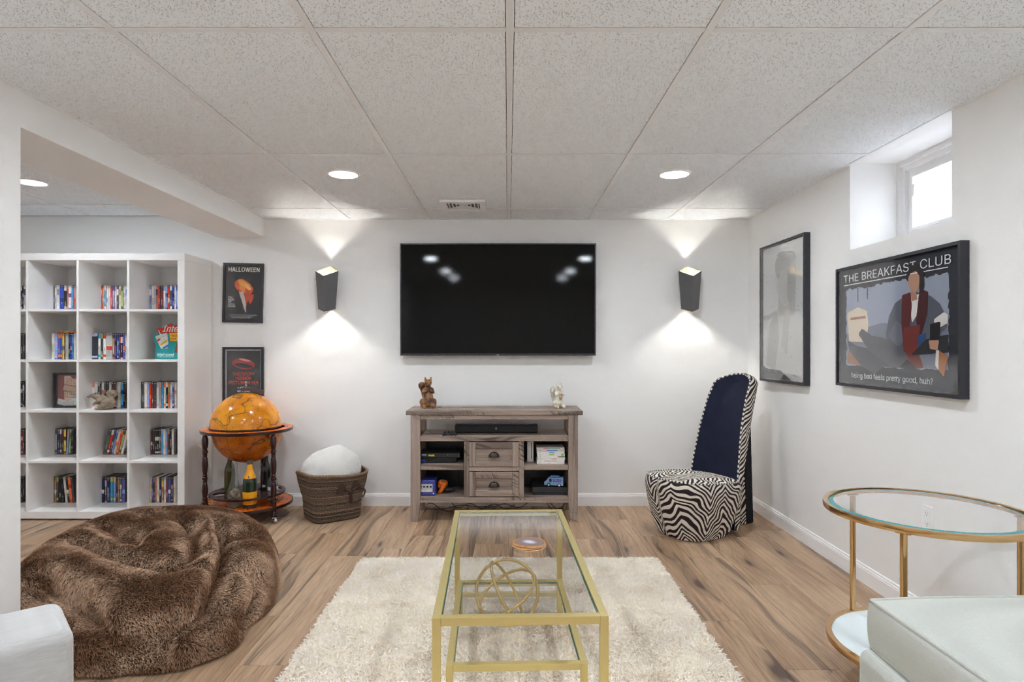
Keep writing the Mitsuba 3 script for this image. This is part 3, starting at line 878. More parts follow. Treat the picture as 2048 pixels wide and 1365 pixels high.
pr += [(ttl, '#e8e8ec'), (sheet(sg.box(*S(60, 105), *S(905, 100)), 0.0222), '#e8e8ec'),
       (words('being bad feels pretty good, huh?', 0.026, *S(140, 628), 0.0222, False, width=0.62), '#dcdde0')]
framed('framed_poster', 'wide black framed film poster below the window on the right wall', W4, H4, on_right(3.361, 1.001), pr, 0.014, 0.037)

# socket plate on the right wall
t = thing('wall_socket', 'white wall socket plate on the right wall behind the glass side table', 'socket')
oy, oz = 2.674, 0.46
def xr(m):
    v = np.asarray(m.vertices)
    return tm(np.stack([RIGHT - v[:, 2], oy - v[:, 0], oz + v[:, 1]], 1), m.faces)
pl = xr(cbox(-0.036, 0.036, -0.058, 0.058, 0.0, 0.006, 0.002))
part(t, 'cover_plate', pl, 'bsdf_trim')
for s in (-1, 1):
    rec = part(t, 'receptacle', xr(cbox(-0.0165, 0.0165, s * 0.024 - 0.016, s * 0.024 + 0.016, 0.006, 0.008, 0.002)), 'bsdf_vinyl')
    for dx in (-0.006, 0.006):
        part(rec, 'slot', xr(box(dx - 0.001, dx + 0.001, s * 0.024 - 0.001, s * 0.024 + 0.007, 0.0078, 0.0083)), 'bsdf_black')
    part(rec, 'slot', xr(mv(trimesh.creation.cylinder(0.0022, 0.0006, sections=12), 0, s * 0.024 - 0.008, 0.008)), 'bsdf_black')


# ------------------------------------------------------------------ media console
CY0, CY1 = 4.243, 4.60
cx0, cx1 = -0.672, 0.482            # outer faces of the posts
t = thing('media_console', 'weathered grey-brown wooden media console with two drawers below the television', 'console')
planks = [-0.7045, -0.45, -0.20, 0.06, 0.30, 0.5165]
ctop = Z(822, CY0)
yb = [CY0 - 0.004, 4.335, 4.43, 4.52, CY1 + 0.004]
for a, b in zip(yb, yb[1:]):
    wood(t, 'top_board', cbox(-0.7045, 0.5165, a + 0.0004, b - 0.0004, ctop - 0.031, ctop, 0.003), 0)
PWD = 0.064


def post(x0, x1, y0, y1, inner):
    """A post whose foot tapers on the inner side."""
    sh = trimesh.creation.extrude_polygon(sg.Polygon([(x0, 0.135), (x0, ctop - 0.0315), (x1, ctop - 0.0315), (x1, 0.135), (x1 - (0.014 if inner > 0 else 0.0), 0), (x0 + (0.014 if inner < 0 else 0.0), 0)]), y1 - y0, engine='earcut')
    return tm(np.c_[sh.vertices[:, 0], y1 - sh.vertices[:, 2], sh.vertices[:, 1]], sh.faces[:, ::-1])


for x0, inner in ((cx0, 1), (cx1 - PWD, -1)):
    for y0 in (CY0, CY1 - 0.05):
        wood(t, 'post', post(x0, x0 + PWD, y0, y0 + 0.05, inner), 2)
ix0, ix1 = cx0 + PWD, cx1 - PWD


def rail(name, x0, x1, y0, y1, z0, z1, axis=0, c=0.0015):
    return wood(t, name, cbox(x0, x1, y0, y1, z0, z1, c), axis)


zs1, zs0 = Z(873.5, CY0), Z(883.5, CY0)          # upper shelf
zm1, zm0 = Z(931, CY0 + 0.01), Z(940.5, CY0 + 0.01)
zb1, zb0 = Z(995.5, CY0), Z(1006.5, CY0)
rail('apron', ix0, ix1, CY0 + 0.008, CY0 + 0.028, Z(839.8, CY0), ctop - 0.032)
rail('apron', ix0, ix1, CY1 - 0.03, CY1 - 0.01, Z(839.8, CY0), ctop - 0.032)
rail('shelf', ix0 + 0.0005, ix1 - 0.0005, CY0 + 0.002, CY1 - 0.01, zs0, zs1)
rail('shelf', ix0 + 0.0005, ix1 - 0.0005, CY0 + 0.003, CY1 - 0.01, zb1 - 0.02, zb1)
rail('bottom_rail', ix0, ix1, CY0 + 0.001, CY0 + 0.026, zb0, zb1 - 0.0205)
dl0, dl1, dr0, dr1 = X(928, CY0), X(937.8, CY0), X(1038.2, CY0), X(1048, CY0)
for a, b in ((dl0, dl1), (dr0, dr1)):
    rail('divider', a, b, CY0 + 0.003, CY0 + 0.035, zb1 + 0.0005, zs0 - 0.0005, 2)
    rail('divider_panel', a + 0.008, b - 0.008, CY0 + 0.0355, CY1 - 0.03, zb1 + 0.0005, zs0 - 0.0005, 1)
rail('shelf', ix0 + 0.0005, dl0 - 0.0005, CY0 + 0.01, CY1 - 0.04, zm0, zm1)
rail('shelf', dr1 + 0.0005, ix1 - 0.0005, CY0 + 0.01, CY1 - 0.04, zm0, zm1)
rail('drawer_rail', dl1, dr0, CY0 + 0.005, CY0 + 0.03, Z(943.6, CY0), Z(935.3, CY0))
part(t, 'back_panel', box(ix0, ix1, CY1 - 0.022, CY1 - 0.012, zb1, zs0), 'bsdf_black')
for x in (cx0 + 0.012, cx1 - 0.032):
    rail('side_panel', x, x + 0.02, CY0 + 0.051, CY1 - 0.051, zb0, zs1, 1)
for v1, v0 in ((885.0, 934.2), (945.0, 993.8)):
    za, zb = Z(v0, CY0), Z(v1, CY0)
    x0, x1 = dl1 + 0.002, dr0 - 0.002
    m, uv = grained(cbox(x0, x1, CY0 + 0.010, CY0 + 0.026, za, zb), 0)
    dk = part(t, 'drawer', m, 'bsdf_console_wood', uv=uv)
    fw = 0.044
    for nm, ax, q in (('stile', 2, (x0, x0 + fw, za, zb)), ('stile', 2, (x1 - fw, x1, za, zb)), ('rail', 0, (x0 + fw + 0.0008, x1 - fw - 0.0008, zb - 0.044, zb)), ('rail', 0, (x0 + fw + 0.0008, x1 - fw - 0.0008, za, za + 0.042))):
        wood(dk, nm, cbox(q[0], q[1], CY0 + 0.0005, CY0 + 0.0098, q[2], q[3], 0.0012), ax)
    # cup pull: a quarter of a hollow ellipsoid
    xc, zc = (x0 + x1) / 2, (za + zb) / 2 - 0.004
    sph = m3.Manifold.sphere(1.0, 32).scale((0.037, 0.026, 0.034)) - m3.Manifold.sphere(1.0, 32).scale((0.033, 0.022, 0.030))
    cut = sph.trim_by_plane((0, -1, 0), 0.0).trim_by_plane((0, 0, 1), -0.002)
    part(dk, 'cup_pull', mv(from_m(cut), xc, CY0 + 0.0105, zc - 0.012), 'bsdf_bronze', 40)
diffuse('bsdf_bronze', (0.055, 0.045, 0.038), 0.35, 0.5, metallic=0.7)

# things on and in the console
diffuse('bsdf_soft_black', (0.006, 0.006, 0.007), 0.5)
diffuse('bsdf_black_plastic', (0.022, 0.022, 0.026), 0.4)
t = thing('soundbar', 'long black soundbar on the upper shelf of the media console', 'speaker')
sx0, sx1, sy0 = X(909.6, 4.40), X(1075.6, 4.40), 4.40
part(t, 'body', cbox(sx0, sx1, sy0, sy0 + 0.08, zs1 + 0.004, zs1 + 0.062, 0.006), 'bsdf_black_plastic')
part(t, 'grille', cbox(sx0 + 0.006, sx1 - 0.006, sy0 - 0.003, sy0 + 0.002, zs1 + 0.008, zs1 + 0.058, 0.001), 'bsdf_soft_black')
m, c = painted([(box(sx0 + 0.29, sx0 + 0.302, sy0 - 0.0034, sy0 - 0.002, zs1 + 0.028, zs1 + 0.040), '#8d9096')])
part(t, 'badge', m, 'bsdf_paint', color=c)
for x in (sx0 + 0.08, sx1 - 0.08):
    part(t, 'foot', box(x - 0.02, x + 0.02, sy0 + 0.02, sy0 + 0.06, zs1 + 0.0003, zs1 + 0.0045), 'bsdf_soft_black')

for u, rz, lab in ((894, 0.3, 'black game controller lying left of the soundbar, the nearer to the post'), (907, -0.4, 'black game controller lying against the left end of the soundbar')):
    t = thing('game_controller', lab, 'game controller')
    q = 4.30
    b = blob([[((-0.03, 0, 0.02), 0.017), ((0.03, 0, 0.02), 0.017)], [((-0.03, 0, 0.02), 0.016), ((-0.05, -0.045, 0.012), 0.011)], [((0.03, 0, 0.02), 0.016), ((0.05, -0.045, 0.012), 0.011)]], 0.004)
    lo = b.bounds[0][2]
    k1 = part(t, 'body', mv(b, X(u, q), q, zs1 + 0.0005 - lo * 0.62, rz=rz, s=0.62), 'bsdf_black_plastic', True)
    for dx in (-0.012, 0.012):
        part(t, 'thumb_stick', mv(lathe([(0.0035, 0), (0.003, 0.006), (0.006, 0.007), (0.006, 0.009), (0, 0.0095)], 16), X(u, q) + dx, q - 0.006, zs1 + 0.020), 'bsdf_soft_black')

# left bay, upper shelf: ribbed black console
yf = 4.33
t = thing('game_console', 'black ribbed game console on the left middle shelf of the media console', 'game console')
gx0, gx1, gz = X(838.5, yf), X(920, yf), zm1 + 0.0006
part(t, 'upper_body', cbox(gx0, gx1, yf, yf + 0.18, gz + 0.036, gz + 0.070, 0.002), 'bsdf_black_plastic')
part(t, 'lower_body', cbox(gx0 + 0.006, gx1 - 0.024, yf + 0.004, yf + 0.17, gz, gz + 0.0355, 0.002), 'bsdf_soft_black')
for k in range(14):
    x = gx0 + 0.055 + 0.0125 * k
    part(t, 'rib', box(x, x + 0.006, yf + 0.001, yf + 0.005, gz + 0.006, gz + 0.028), 'bsdf_black_plastic')
for pair in ([(box(gx0 + 0.018, gx0 + 0.052, yf - 0.0006, yf + 0.001, gz + 0.052, gz + 0.061), '#9cb6dc'), (box(gx0 + 0.065, gx0 + 0.106, yf - 0.006, yf + 0.001, gz + 0.048, gz + 0.060), '#f0e014'), (box(gx0 + 0.072, gx0 + 0.10, yf - 0.0062, yf - 0.004, gz + 0.0565, gz + 0.0595), '#6a5d10'),
                (box(gx0 + 0.007, gx0 + 0.042, yf + 0.0034, yf + 0.006, gz + 0.004, gz + 0.022), '#2b4fc0'), (box(gx0 + 0.012, gx0 + 0.036, yf + 0.0030, yf + 0.005, gz + 0.010, gz + 0.013), '#16245e'), (box(gx0 + 0.197, gx0 + 0.203, yf - 0.0006, yf + 0.001, gz + 0.054, gz + 0.059), '#d9b3b3'), (box(gx1 - 0.014, gx1 - 0.011, yf - 0.0006, yf + 0.001, gz + 0.044, gz + 0.064), '#7d8086')]):
    m, c = painted([pair])
    part(t, 'sticker', m, 'bsdf_paint_gloss', color=c)

# left bay, lower shelf: cube console and an orange toy
yf = 4.285
t = thing('game_console', 'indigo cube game console on the bottom left shelf of the media console', 'game console')
gx1, gz = X(870.5, yf), zb1 + 0.0006
gx0 = gx1 - 0.152
diffuse('bsdf_indigo', lin('#3c4496'), 0.3)
gx0 = max(gx0, ix0 + 0.001)
part(t, 'body', cbox(gx0, gx1, yf, yf + 0.15, gz + 0.004, gz + 0.108, 0.004), 'bsdf_indigo')
part(t, 'base', cbox(gx0 + 0.004, gx1 - 0.004, yf + 0.006, yf + 0.145, gz, gz + 0.0045, 0.001), 'bsdf_black_plastic')
m, c = painted([(box(gx0 + 0.003, gx1 - 0.018, yf - 0.003, yf + 0.001, gz + 0.026, gz + 0.082), '#b8bac2')])
part(t, 'port_panel', m, 'bsdf_paint_gloss', color=c)
for k in range(4):
    xx = gx1 - 0.03 - 0.0235 * k
    part(t, 'port', mv(trimesh.creation.cylinder(0.0065, 0.003, sections=20), xx, yf - 0.0035, gz + 0.064, rx=PI / 2), 'bsdf_soft_black')
m, c = painted([(box(gx1 - 0.058, gx1 - 0.026, yf - 0.0045, yf, gz + 0.032, gz + 0.043), '#d3d3cb'), (box(gx1 - 0.103, gx1 - 0.072, yf - 0.0045, yf, gz + 0.032, gz + 0.043), '#d3d3cb'), (box(gx1 - 0.017, gx1 - 0.008, yf - 0.0008, yf + 0.001, gz + 0.012, gz + 0.021), '#d8dcf2')])
part(t, 'slot_cover', m, 'bsdf_paint_gloss', color=c)
t = thing('game_controller', 'orange game controller propped upright beside the indigo cube console', 'game controller')
diffuse('bsdf_orange', lin('#f0700a'), 0.3)
oxx, oyy = X(886, 4.36), 4.36
b = blob([[((-0.012, 0, 0.075), 0.024), ((0.014, 0.01, 0.070), 0.022)], [((0.012, -0.004, 0.070), 0.02), ((-0.012, -0.018, 0.026), 0.016), ((-0.022, -0.016, 0.013), 0.0125)], [((-0.016, 0.004, 0.075), 0.02), ((-0.026, 0.0, 0.05), 0.013)]], 0.004)
part(t, 'shell', mv(b, oxx, oyy, gz + 0.0), 'bsdf_orange', True)
b = blob([[((0.02, 0.02, 0.02), 0.02), ((0.06, 0.035, 0.02), 0.02)], [((0.02, 0.02, 0.05), 0.016), ((-0.02, 0.03, 0.04), 0.018)]], 0.005)
part(t, 'dark_back', mv(b, oxx, oyy, gz + 0.001), 'bsdf_black_plastic', True)
part(t, 'thumb_stick', mv(lathe([(0.006, 0), (0.005, 0.008), (0.010, 0.010), (0.010, 0.013), (0, 0.014)], 20), oxx + 0.004, oyy - 0.018, gz + 0.086, rx=1.0), 'bsdf_charcoal_metal')

# right bay
yf = 4.36
t = thing('game_console', 'slim white game console standing upright on the right middle shelf of the media console', 'game console')
diffuse('bsdf_white_plastic', (0.78, 0.78, 0.79), 0.3)
wx0, wx1, gz = X(1054.3, yf), X(1067, yf), zm1 + 0.0006
part(t, 'body', cbox(wx0, wx1, yf, yf + 0.17, gz + 0.003, gz + 0.157, 0.002), 'bsdf_white_plastic')
part(t, 'stand', cbox(wx0 - 0.003, wx1 + 0.003, yf + 0.005, yf + 0.16, gz, gz + 0.0035, 0.001), 'bsdf_white_plastic')
part(t, 'disc_slot', box(wx0 + 0.029, wx0 + 0.034, yf - 0.0008, yf + 0.001, gz + 0.02, gz + 0.138), 'bsdf_soft_black')
cols = ['#5aa5a0', '#5b7bc8', '#3f8fd0', '#6fae3c', '#3b3335', '#e08a6a', '#c9a7a7', '#c9c9c9']
labs = ['topmost white game case of the stack, with multicoloured title', 'second white game case from the top of the stack', 'third white game case of the stack, with a blue title', 'fourth white game case of the stack, with a green square', 'fifth white game case of the stack, with a dark title box',
        'sixth white game case of the stack, with a pale orange mark', 'seventh white game case of the stack, next to the lowest', 'lowest white game case of the stack on the right middle shelf']
yf = 4.285
ch = 0.0143
for k in range(8):
    kk = 7 - k
    kx = thing('game_case', labs[kk], 'game case', 'white game cases stacked in the media console')
    dx = [0.0, 0.003, 0.001, 0.004, 0.004, 0.006, 0.002, 0.001][kk] * 1.0
    x0 = X(1073.5, yf) + dx
    x1 = x0 + 0.192
    z0 = zm1 + 0.0006 + k * (ch + 0.0003)
    it = [(cbox(x0, x1, yf, yf + 0.13, z0, z0 + ch, 0.0012), '#e4e2de'), (box(x0 + 0.012, x0 + 0.026, yf - 0.0003, yf + 0.001, z0 + 0.006, z0 + 0.009), '#8a8a8c')]
    a = [0.045, 0.065, 0.085, 0.085, 0.142, 0.095, 0.05, 0.075][kk]
    L_ = [0.12, 0.075, 0.036, 0.03, 0.046, 0.035, 0.09, 0.02][kk]
    it.append((box(x0 + a, x0 + a + L_, yf - 0.0004, yf + 0.001, z0 + 0.0045, z0 + 0.0105), cols[kk]))
    if kk == 0:
        it.append((box(x0 + 0.045, x0 + 0.078, yf - 0.0006, yf + 0.001, z0 + 0.0045, z0 + 0.0105), '#c05a86'))
    if kk == 3:
        it.append((box(x0 + 0.166, x0 + 0.183, yf - 0.0006, yf + 0.001, z0 + 0.001, z0 + 0.0142), '#74b83a'))
    m, c = painted(it)
    put(kx, m, 'bsdf_paint_gloss', color=c)
yf = 4.30
t = thing('game_console', 'flat black game console on the bottom right shelf under the toy van', 'game console')
gx0, gx1, gz = X(1064.5, yf), ix1 - 0.002, zb1 + 0.0006
part(t, 'upper_body', cbox(gx0, gx1, yf, yf + 0.24, gz + 0.018, gz + 0.056, 0.0015), 'bsdf_black_plastic')
part(t, 'lower_body', cbox(gx0 + 0.012, gx1 - 0.004, yf + 0.004, yf + 0.23, gz, gz + 0.015, 0.0015), 'bsdf_black_plastic')
part(t, 'middle_seam', box(gx0 + 0.01, gx1 - 0.004, yf + 0.006, yf + 0.22, gz + 0.0145, gz + 0.0185), 'bsdf_soft_black')
t = thing('toy_van', 'small light blue toy van with purple lettering on the flat black console', 'toy van')
vy = 4.33
tx, tz = X(1089, vy), gz + 0.0565
diffuse('bsdf_van_blue', lin('#79a8d8'), 0.35)
side = sg.Polygon([(0, 0.012), (0.002, 0.032), (0.014, 0.038), (0.026, 0.060), (0.128, 0.064), (0.130, 0.012)])
e = trimesh.creation.extrude_polygon(side.buffer(0.002), 0.052, engine='earcut')
vb = tm(np.c_[e.vertices[:, 0], 0.052 - e.vertices[:, 2], e.vertices[:, 1]], e.faces[:, ::-1])
RZ = -0.25


def van(m):
    return mv(m, tx, vy, tz, rz=RZ)


part(t, 'body', van(vb), 'bsdf_van_blue')
part(t, 'roof_rack', van(cbox(0.04, 0.10, 0.008, 0.044, 0.067, 0.074, 0.002)), 'bsdf_van_blue')
part(t, 'side_window', van(box(0.034, 0.050, -0.0012, 0.001, 0.034, 0.055)), 'bsdf_soft_black')
fw_ = sg.Polygon([(0.011, 0.039), (0.022, 0.059), (0.024, 0.059), (0.013, 0.039)])
e = trimesh.creation.extrude_polygon(fw_, 0.044, engine='earcut')
part(t, 'windscreen', van(tm(np.c_[e.vertices[:, 0], 0.048 - e.vertices[:, 2], e.vertices[:, 1]], e.faces[:, ::-1])), 'bsdf_soft_black')
it = [(stand(words('ICE CREAM', 0.010, 0.055, 0.046, 0, True, width=0.066, depth=0.0008), 0, -0.0014, 0), '#8a3f8e'), (stand(words('TREATS', 0.009, 0.058, 0.034, 0, True, width=0.058, depth=0.0008), 0, -0.0014, 0), '#4a3f9e'),
      (box(-0.0028, 0.001, 0.010, 0.044, 0.014, 0.030), '#c07a4a'), (box(-0.0034, 0.001, 0.008, 0.016, 0.022, 0.029), '#e8e4da'), (box(-0.0034, 0.001, 0.038, 0.046, 0.022, 0.029), '#e8e4da')]
m, c = painted(it)
part(t, 'markings', van(m), 'bsdf_paint', color=c)
for x in (0.03, 0.104):
    for y in (-0.001, 0.045):
        wh = part(t, 'wheel', van(mv(trimesh.creation.cylinder(0.0125, 0.008, sections=24), x, y + 0.004, 0.0125, rx=PI / 2)), 'bsdf_soft_black')
        part(wh, 'hub', van(mv(trimesh.creation.cylinder(0.007, 0.001, sections=20), x, y - 0.0006, 0.0125, rx=PI / 2)), 'bsdf_white_plastic')

# loose cables
def cable(pts, lab, r=0.0028, n=70, group=None):
    put(thing('cable', lab, 'cable', group), tube(spline(pts, n), r, 6), 'bsdf_black_plastic', True)


cy_ = 4.50
def cp(u, v, y=cy_):
    return (X(u, y), y, max(Z(v, y), 0.004))
cable([cp(905, 1024), cp(880, 1018), cp(856, 1008), cp(851, 1014), cp(866, 1019), cp(893, 1017), cp(925, 1011), cp(950, 1014), cp(985, 1012)], 'black cable looped under the left end of the media console')
cable([cp(903, 1006), cp(915, 1016), cp(940, 1008), cp(962, 1017), cp(990, 1009), cp(1008, 1018), cp(1030, 1010)], 'black cable tangled under the middle of the media console')
cable([cp(960, 1018, 4.47), cp(990, 1013, 4.47), cp(1012, 1009, 4.47), cp(1035, 1016, 4.47), cp(1056, 1006, 4.47)], 'black cable rising to the right under the media console drawers')
cable([cp(1094, 1005), cp(1100, 1016), cp(1112, 1020), cp(1124, 1014), cp(1131, 1005)], 'thin black cable hanging in a loop by the right console foot')
cable([cp(1100, 1005, 4.53), cp(1108, 1015, 4.53), cp(1120, 1019, 4.53), cp(1128, 1012, 4.53), cp(1130, 1004, 4.53)], 'second thin black cable behind the loop by the right console foot')
cable([(X(1110, 4.5), 4.50, zm1 + 0.12), (X(1122, 4.45), 4.45, zm1 + 0.145), (X(1134, 4.43), 4.43, zm1 + 0.11), (X(1131, 4.43), 4.43, zm1 + 0.07), (X(1136, 4.43), 4.43, zm1 + 0.045), (X(1137, 4.45), 4.45, zm1 + 0.006)], 'black cable curling behind the stack of white game cases')
cable([(X(900, 4.42), 4.42, zb1 + 0.01), (X(912, 4.40), 4.40, zb1 + 0.03), (X(922, 4.42), 4.42, zb1 + 0.02), (X(917, 4.48), 4.48, zb1 + 0.06), (X(918, 4.52), 4.52, zb1 + 0.14)], 'black cable behind the orange controller on the bottom left shelf')

# glazed squirrel figurines on the console
diffuse('bsdf_glaze_brown', mikit.proc(lambda p, n, uv: mikit.mix(mi.Color3f(0.30, 0.14, 0.045), mi.Color3f(0.07, 0.028, 0.02), mikit.smoothstep(0.35, 0.65, mikit.fbm(p.x * 28, p.y * 28, p.z * 28, 3)))), 0.12, 0.6)
diffuse('bsdf_glaze_cream', mikit.proc(lambda p, n, uv: mikit.mix(mi.Color3f(0.72, 0.68, 0.58), mi.Color3f(0.48, 0.40, 0.28), mikit.smoothstep(0.55, 0.75, mikit.fbm(p.x * 40, p.y * 40, p.z * 40, 2)))), 0.3, 0.5)


def squirrel(name, label, x, y, z, h, mat, dark, face, nut):
    """Sitting up, forepaws at the chest, tail up the back; built 1 unit tall facing -y."""
    t = thing(name, label, 'squirrel figurine')
    body = blob([[((0, 0, 0.20), 0.19), ((0, 0.0, 0.36), 0.165), ((0, -0.01, 0.56), 0.12), ((0.0, -0.03, 0.68), 0.09)],
                 [((0, -0.04, 0.79), 0.125), ((0, -0.13, 0.755), 0.075), ((0, -0.175, 0.74), 0.045)],
                 [((-0.15, -0.03, 0.20), 0.13), ((-0.15, -0.12, 0.10), 0.10)], [((0.15, -0.03, 0.20), 0.13), ((0.15, -0.12, 0.10), 0.10)],
                 [((-0.14, -0.12, 0.055), 0.055), ((-0.13, -0.24, 0.04), 0.042)], [((0.14, -0.12, 0.055), 0.055), ((0.13, -0.24, 0.04), 0.042)],
                 [((-0.12, -0.02, 0.60), 0.06), ((-0.15, -0.11, 0.50), 0.05), ((-0.045, -0.19, 0.57), 0.04)], [((0.12, -0.02, 0.60), 0.06), ((0.15, -0.11, 0.50), 0.05), ((0.045, -0.19, 0.57), 0.04)],
                 [((-0.08, -0.02, 0.88), 0.045), ((-0.09, -0.01, 0.97), 0.018)], [((0.08, -0.02, 0.88), 0.045), ((0.09, -0.01, 0.97), 0.018)]], 0.022, 12, 5)
    tail = blob([[((0, 0.17, 0.08), 0.07), ((-0.05, 0.26, 0.25), 0.09), ((-0.10, 0.25, 0.50), 0.10), ((-0.15, 0.20, 0.70), 0.12), ((-0.20, 0.14, 0.72), 0.10), ((-0.22, 0.10, 0.64), 0.06)]], 0.022, 12, 6)

    def at(m):
        return mv(m, x, y, z, rz=face, s=h)
    lo = body.bounds[0][2]
    body.apply_translation((0, 0, -lo))
    part(t, 'body', at(body), mat, True)
    part(t, 'tail', at(tail), mat, True)
    for sx in (-1, 1):
        part(t, 'eye', at(mv(trimesh.creation.icosphere(2, 0.02), sx * 0.085, -0.135, 0.81 - lo)), 'bsdf_black')
    part(t, 'nose', at(mv(trimesh.creation.icosphere(2, 0.018), 0, -0.215, 0.75 - lo)), dark)
    if nut:
        b = blob([[((0, -0.20, 0.40), 0.07), ((0, -0.205, 0.47), 0.055)]], 0.02, 14, 2)
        part(t, 'acorn', at(b), 'bsdf_acorn', True)


diffuse('bsdf_acorn', mikit.proc(lambda p, n, uv: mikit.mix(mi.Color3f(0.16, 0.09, 0.035), mi.Color3f(0.55, 0.44, 0.28), mikit.smoothstep(0.4, 0.6, mikit.noise(p.x * 220, p.y * 220, p.z * 260)))), 0.4)
yq = 4.42
squirrel('squirrel_figurine', 'glossy brown ceramic squirrel standing on the left end of the media console', X(856, yq), yq, ctop + 0.0005, 0.228, 'bsdf_glaze_brown', 'bsdf_black', 0.25, False)
squirrel('squirrel_figurine', 'cream ceramic squirrel with an acorn standing on the right end of the media console', X(1117, yq), yq, ctop + 0.0005, 0.188, 'bsdf_glaze_cream', 'bsdf_glaze_cream', 0.40, True)

# grey-brown resin squirrel crouching in the bookcase
t = thing('squirrel_figurine', 'matt grey-brown crouching squirrel in front of the film cases in the bookcase', 'squirrel figurine')
diffuse('bsdf_resin', mikit.proc(lambda p, n, uv: mikit.mix(mi.Color3f(0.30, 0.23, 0.16), mi.Color3f(0.20, 0.15, 0.105), mikit.smoothstep(0.35, 0.65, mikit.fbm(p.x * 45, p.y * 45, p.z * 45, 3)))), 0.7)
def q3(u, v, dy=0.0):
    return ((u - 540) / 1693 * 0.325, dy, (1240 - v) / 1365 * 0.262)
bd = blob([[((0.085, 0.0, 0.045), 0.040), ((0.070, 0, 0.060), 0.036), ((0.030, 0, 0.078), 0.026), ((0.0, 0, 0.086), 0.021)], [((-0.020, 0, 0.098), 0.0185), ((-0.040, 0, 0.096), 0.013), ((-0.062, 0, 0.088), 0.0065)],
           [((0.0, 0, 0.086), 0.02), ((-0.018, 0, 0.096), 0.018)], [((0.075, -0.03, 0.03), 0.029), ((0.05, -0.036, 0.018), 0.018)], [((0.075, 0.03, 0.03), 0.029), ((0.05, 0.036, 0.018), 0.018)],
           [((0.045, -0.034, 0.010), 0.010), ((0.012, -0.034, 0.008), 0.008)], [((0.045, 0.034, 0.010), 0.010), ((0.012, 0.034, 0.008), 0.008)],
           [((0.03, -0.022, 0.066), 0.016), ((0.008, -0.026, 0.048), 0.011), ((-0.012, -0.020, 0.040), 0.008)], [((0.03, 0.022, 0.066), 0.016), ((0.008, 0.026, 0.048), 0.011), ((-0.012, 0.020, 0.040), 0.008)],
           [((-0.008, -0.012, 0.112), 0.006), ((-0.003, -0.013, 0.122), 0.003)], [((-0.008, 0.012, 0.112), 0.006), ((-0.003, 0.013, 0.122), 0.003)]], 0.005, 14, 5)
tl = blob([[((0.105, 0, 0.025), 0.018), ((0.112, 0, 0.05), 0.022), ((0.098, 0, 0.085), 0.024), ((0.092, 0, 0.112), 0.024), ((0.112, 0, 0.118), 0.023), ((0.130, 0, 0.108), 0.018)]], 0.005, 14, 5)
ax_, ay_, az_ = X(192, 4.33), 4.34, row_floor[2] + 0.0005
part(t, 'body', mv(bd, ax_, ay_, az_ - bd.bounds[0][2]), 'bsdf_resin', True)
part(t, 'tail', mv(tl, ax_, ay_, az_), 'bsdf_resin', True)
part(t, 'eye', mv(trimesh.creation.icosphere(2, 0.0035), ax_ - 0.030, ay_ - 0.0155, az_ + 0.103), 'bsdf_black')
part(t, 'nose', mv(trimesh.creation.icosphere(2, 0.003), ax_ - 0.0675, ay_, az_ + 0.090), 'bsdf_black')


# ------------------------------------------------------------------ globe bar cart
GX, GY = -1.845, 4.358
def globe_fn(light, dark, line):
    L, D, K = (mi.Color3f(*map(float, lin(c))) for c in (light, dark, line))

    def fn(p, n, uv):
        x, y, z = p.x - GX, p.y - GY, p.z - 0.62
        lon, lat = dr.atan2(y, x), dr.asin(dr.clip(z / 0.24, -1, 1))
        f = mikit.fbm(x * 5.5 + 3.3, y * 5.5 + 1.7, z * 5.5 + 9.1, 3)
        coast = dr.exp(-dr.square((f - 0.50) / 0.011))
        c = mikit.mix(L, D, mikit.smoothstep(0.3, 0.7, mikit.fbm(x * 9, y * 9, z * 9 + 4, 3)))
        c = c * dr.select(f > 0.5, 1.0, 0.9)
        scr = mikit.smoothstep(0.66, 0.74, mikit.noise(lon * 38, lat * 130, 3.0)) * mikit.smoothstep(0.55, 0.62, mikit.noise(lon * 6, lat * 9, 5.0))
        mer = dr.exp(-dr.square((dr.abs(lon + 1.75) - 0.0) / 0.014)) * dr.select(dr.sin(lat * 160) > -0.3, 1.0, 0.3)
        k = dr.clip(dr.maximum(dr.maximum(coast * 0.85, scr * 0.75), mer * 0.8), 0, 1)
        return mikit.mix(c, K, k)
    return fn


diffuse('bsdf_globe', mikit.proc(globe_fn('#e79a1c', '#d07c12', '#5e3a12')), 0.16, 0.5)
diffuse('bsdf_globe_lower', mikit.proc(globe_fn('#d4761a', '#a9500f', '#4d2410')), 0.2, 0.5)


def map_disc_fn(p, n, uv):
    x, y = p.x - GX, p.y - GY
    r, a = dr.sqrt(x * x + y * y), dr.atan2(y, x)
    c = mikit.mix(mi.Color3f(*map(float, lin('#e07a1e'))), mi.Color3f(*map(float, lin('#c4560f'))), mikit.smoothstep(0.35, 0.65, mikit.fbm(x * 14, y * 14, 2.0, 3)))
    k = mikit.smoothstep(0.62, 0.7, mikit.noise(a * 24, r * 90, 1.0)) * dr.select((r > 0.19) & (r < 0.275), 1.0, 0.15)
    k = dr.maximum(k, dr.exp(-dr.square((r - 0.283) / 0.0015)))
    return mikit.mix(c, mi.Color3f(0.05, 0.02, 0.015), k * 0.8)


diffuse('bsdf_map_disc', mikit.proc(map_disc_fn), 0.25, 0.5)
t = thing('globe_bar_cart', 'antique style amber globe bar cart on turned legs and wheels beside the bookcase', 'globe bar')
RZ_, DZ = 0.632, 0.108


def at_g(m, z=0.0, dx=0.0, dy=0.0):
    return mv(m, GX + dx, GY + dy, z)


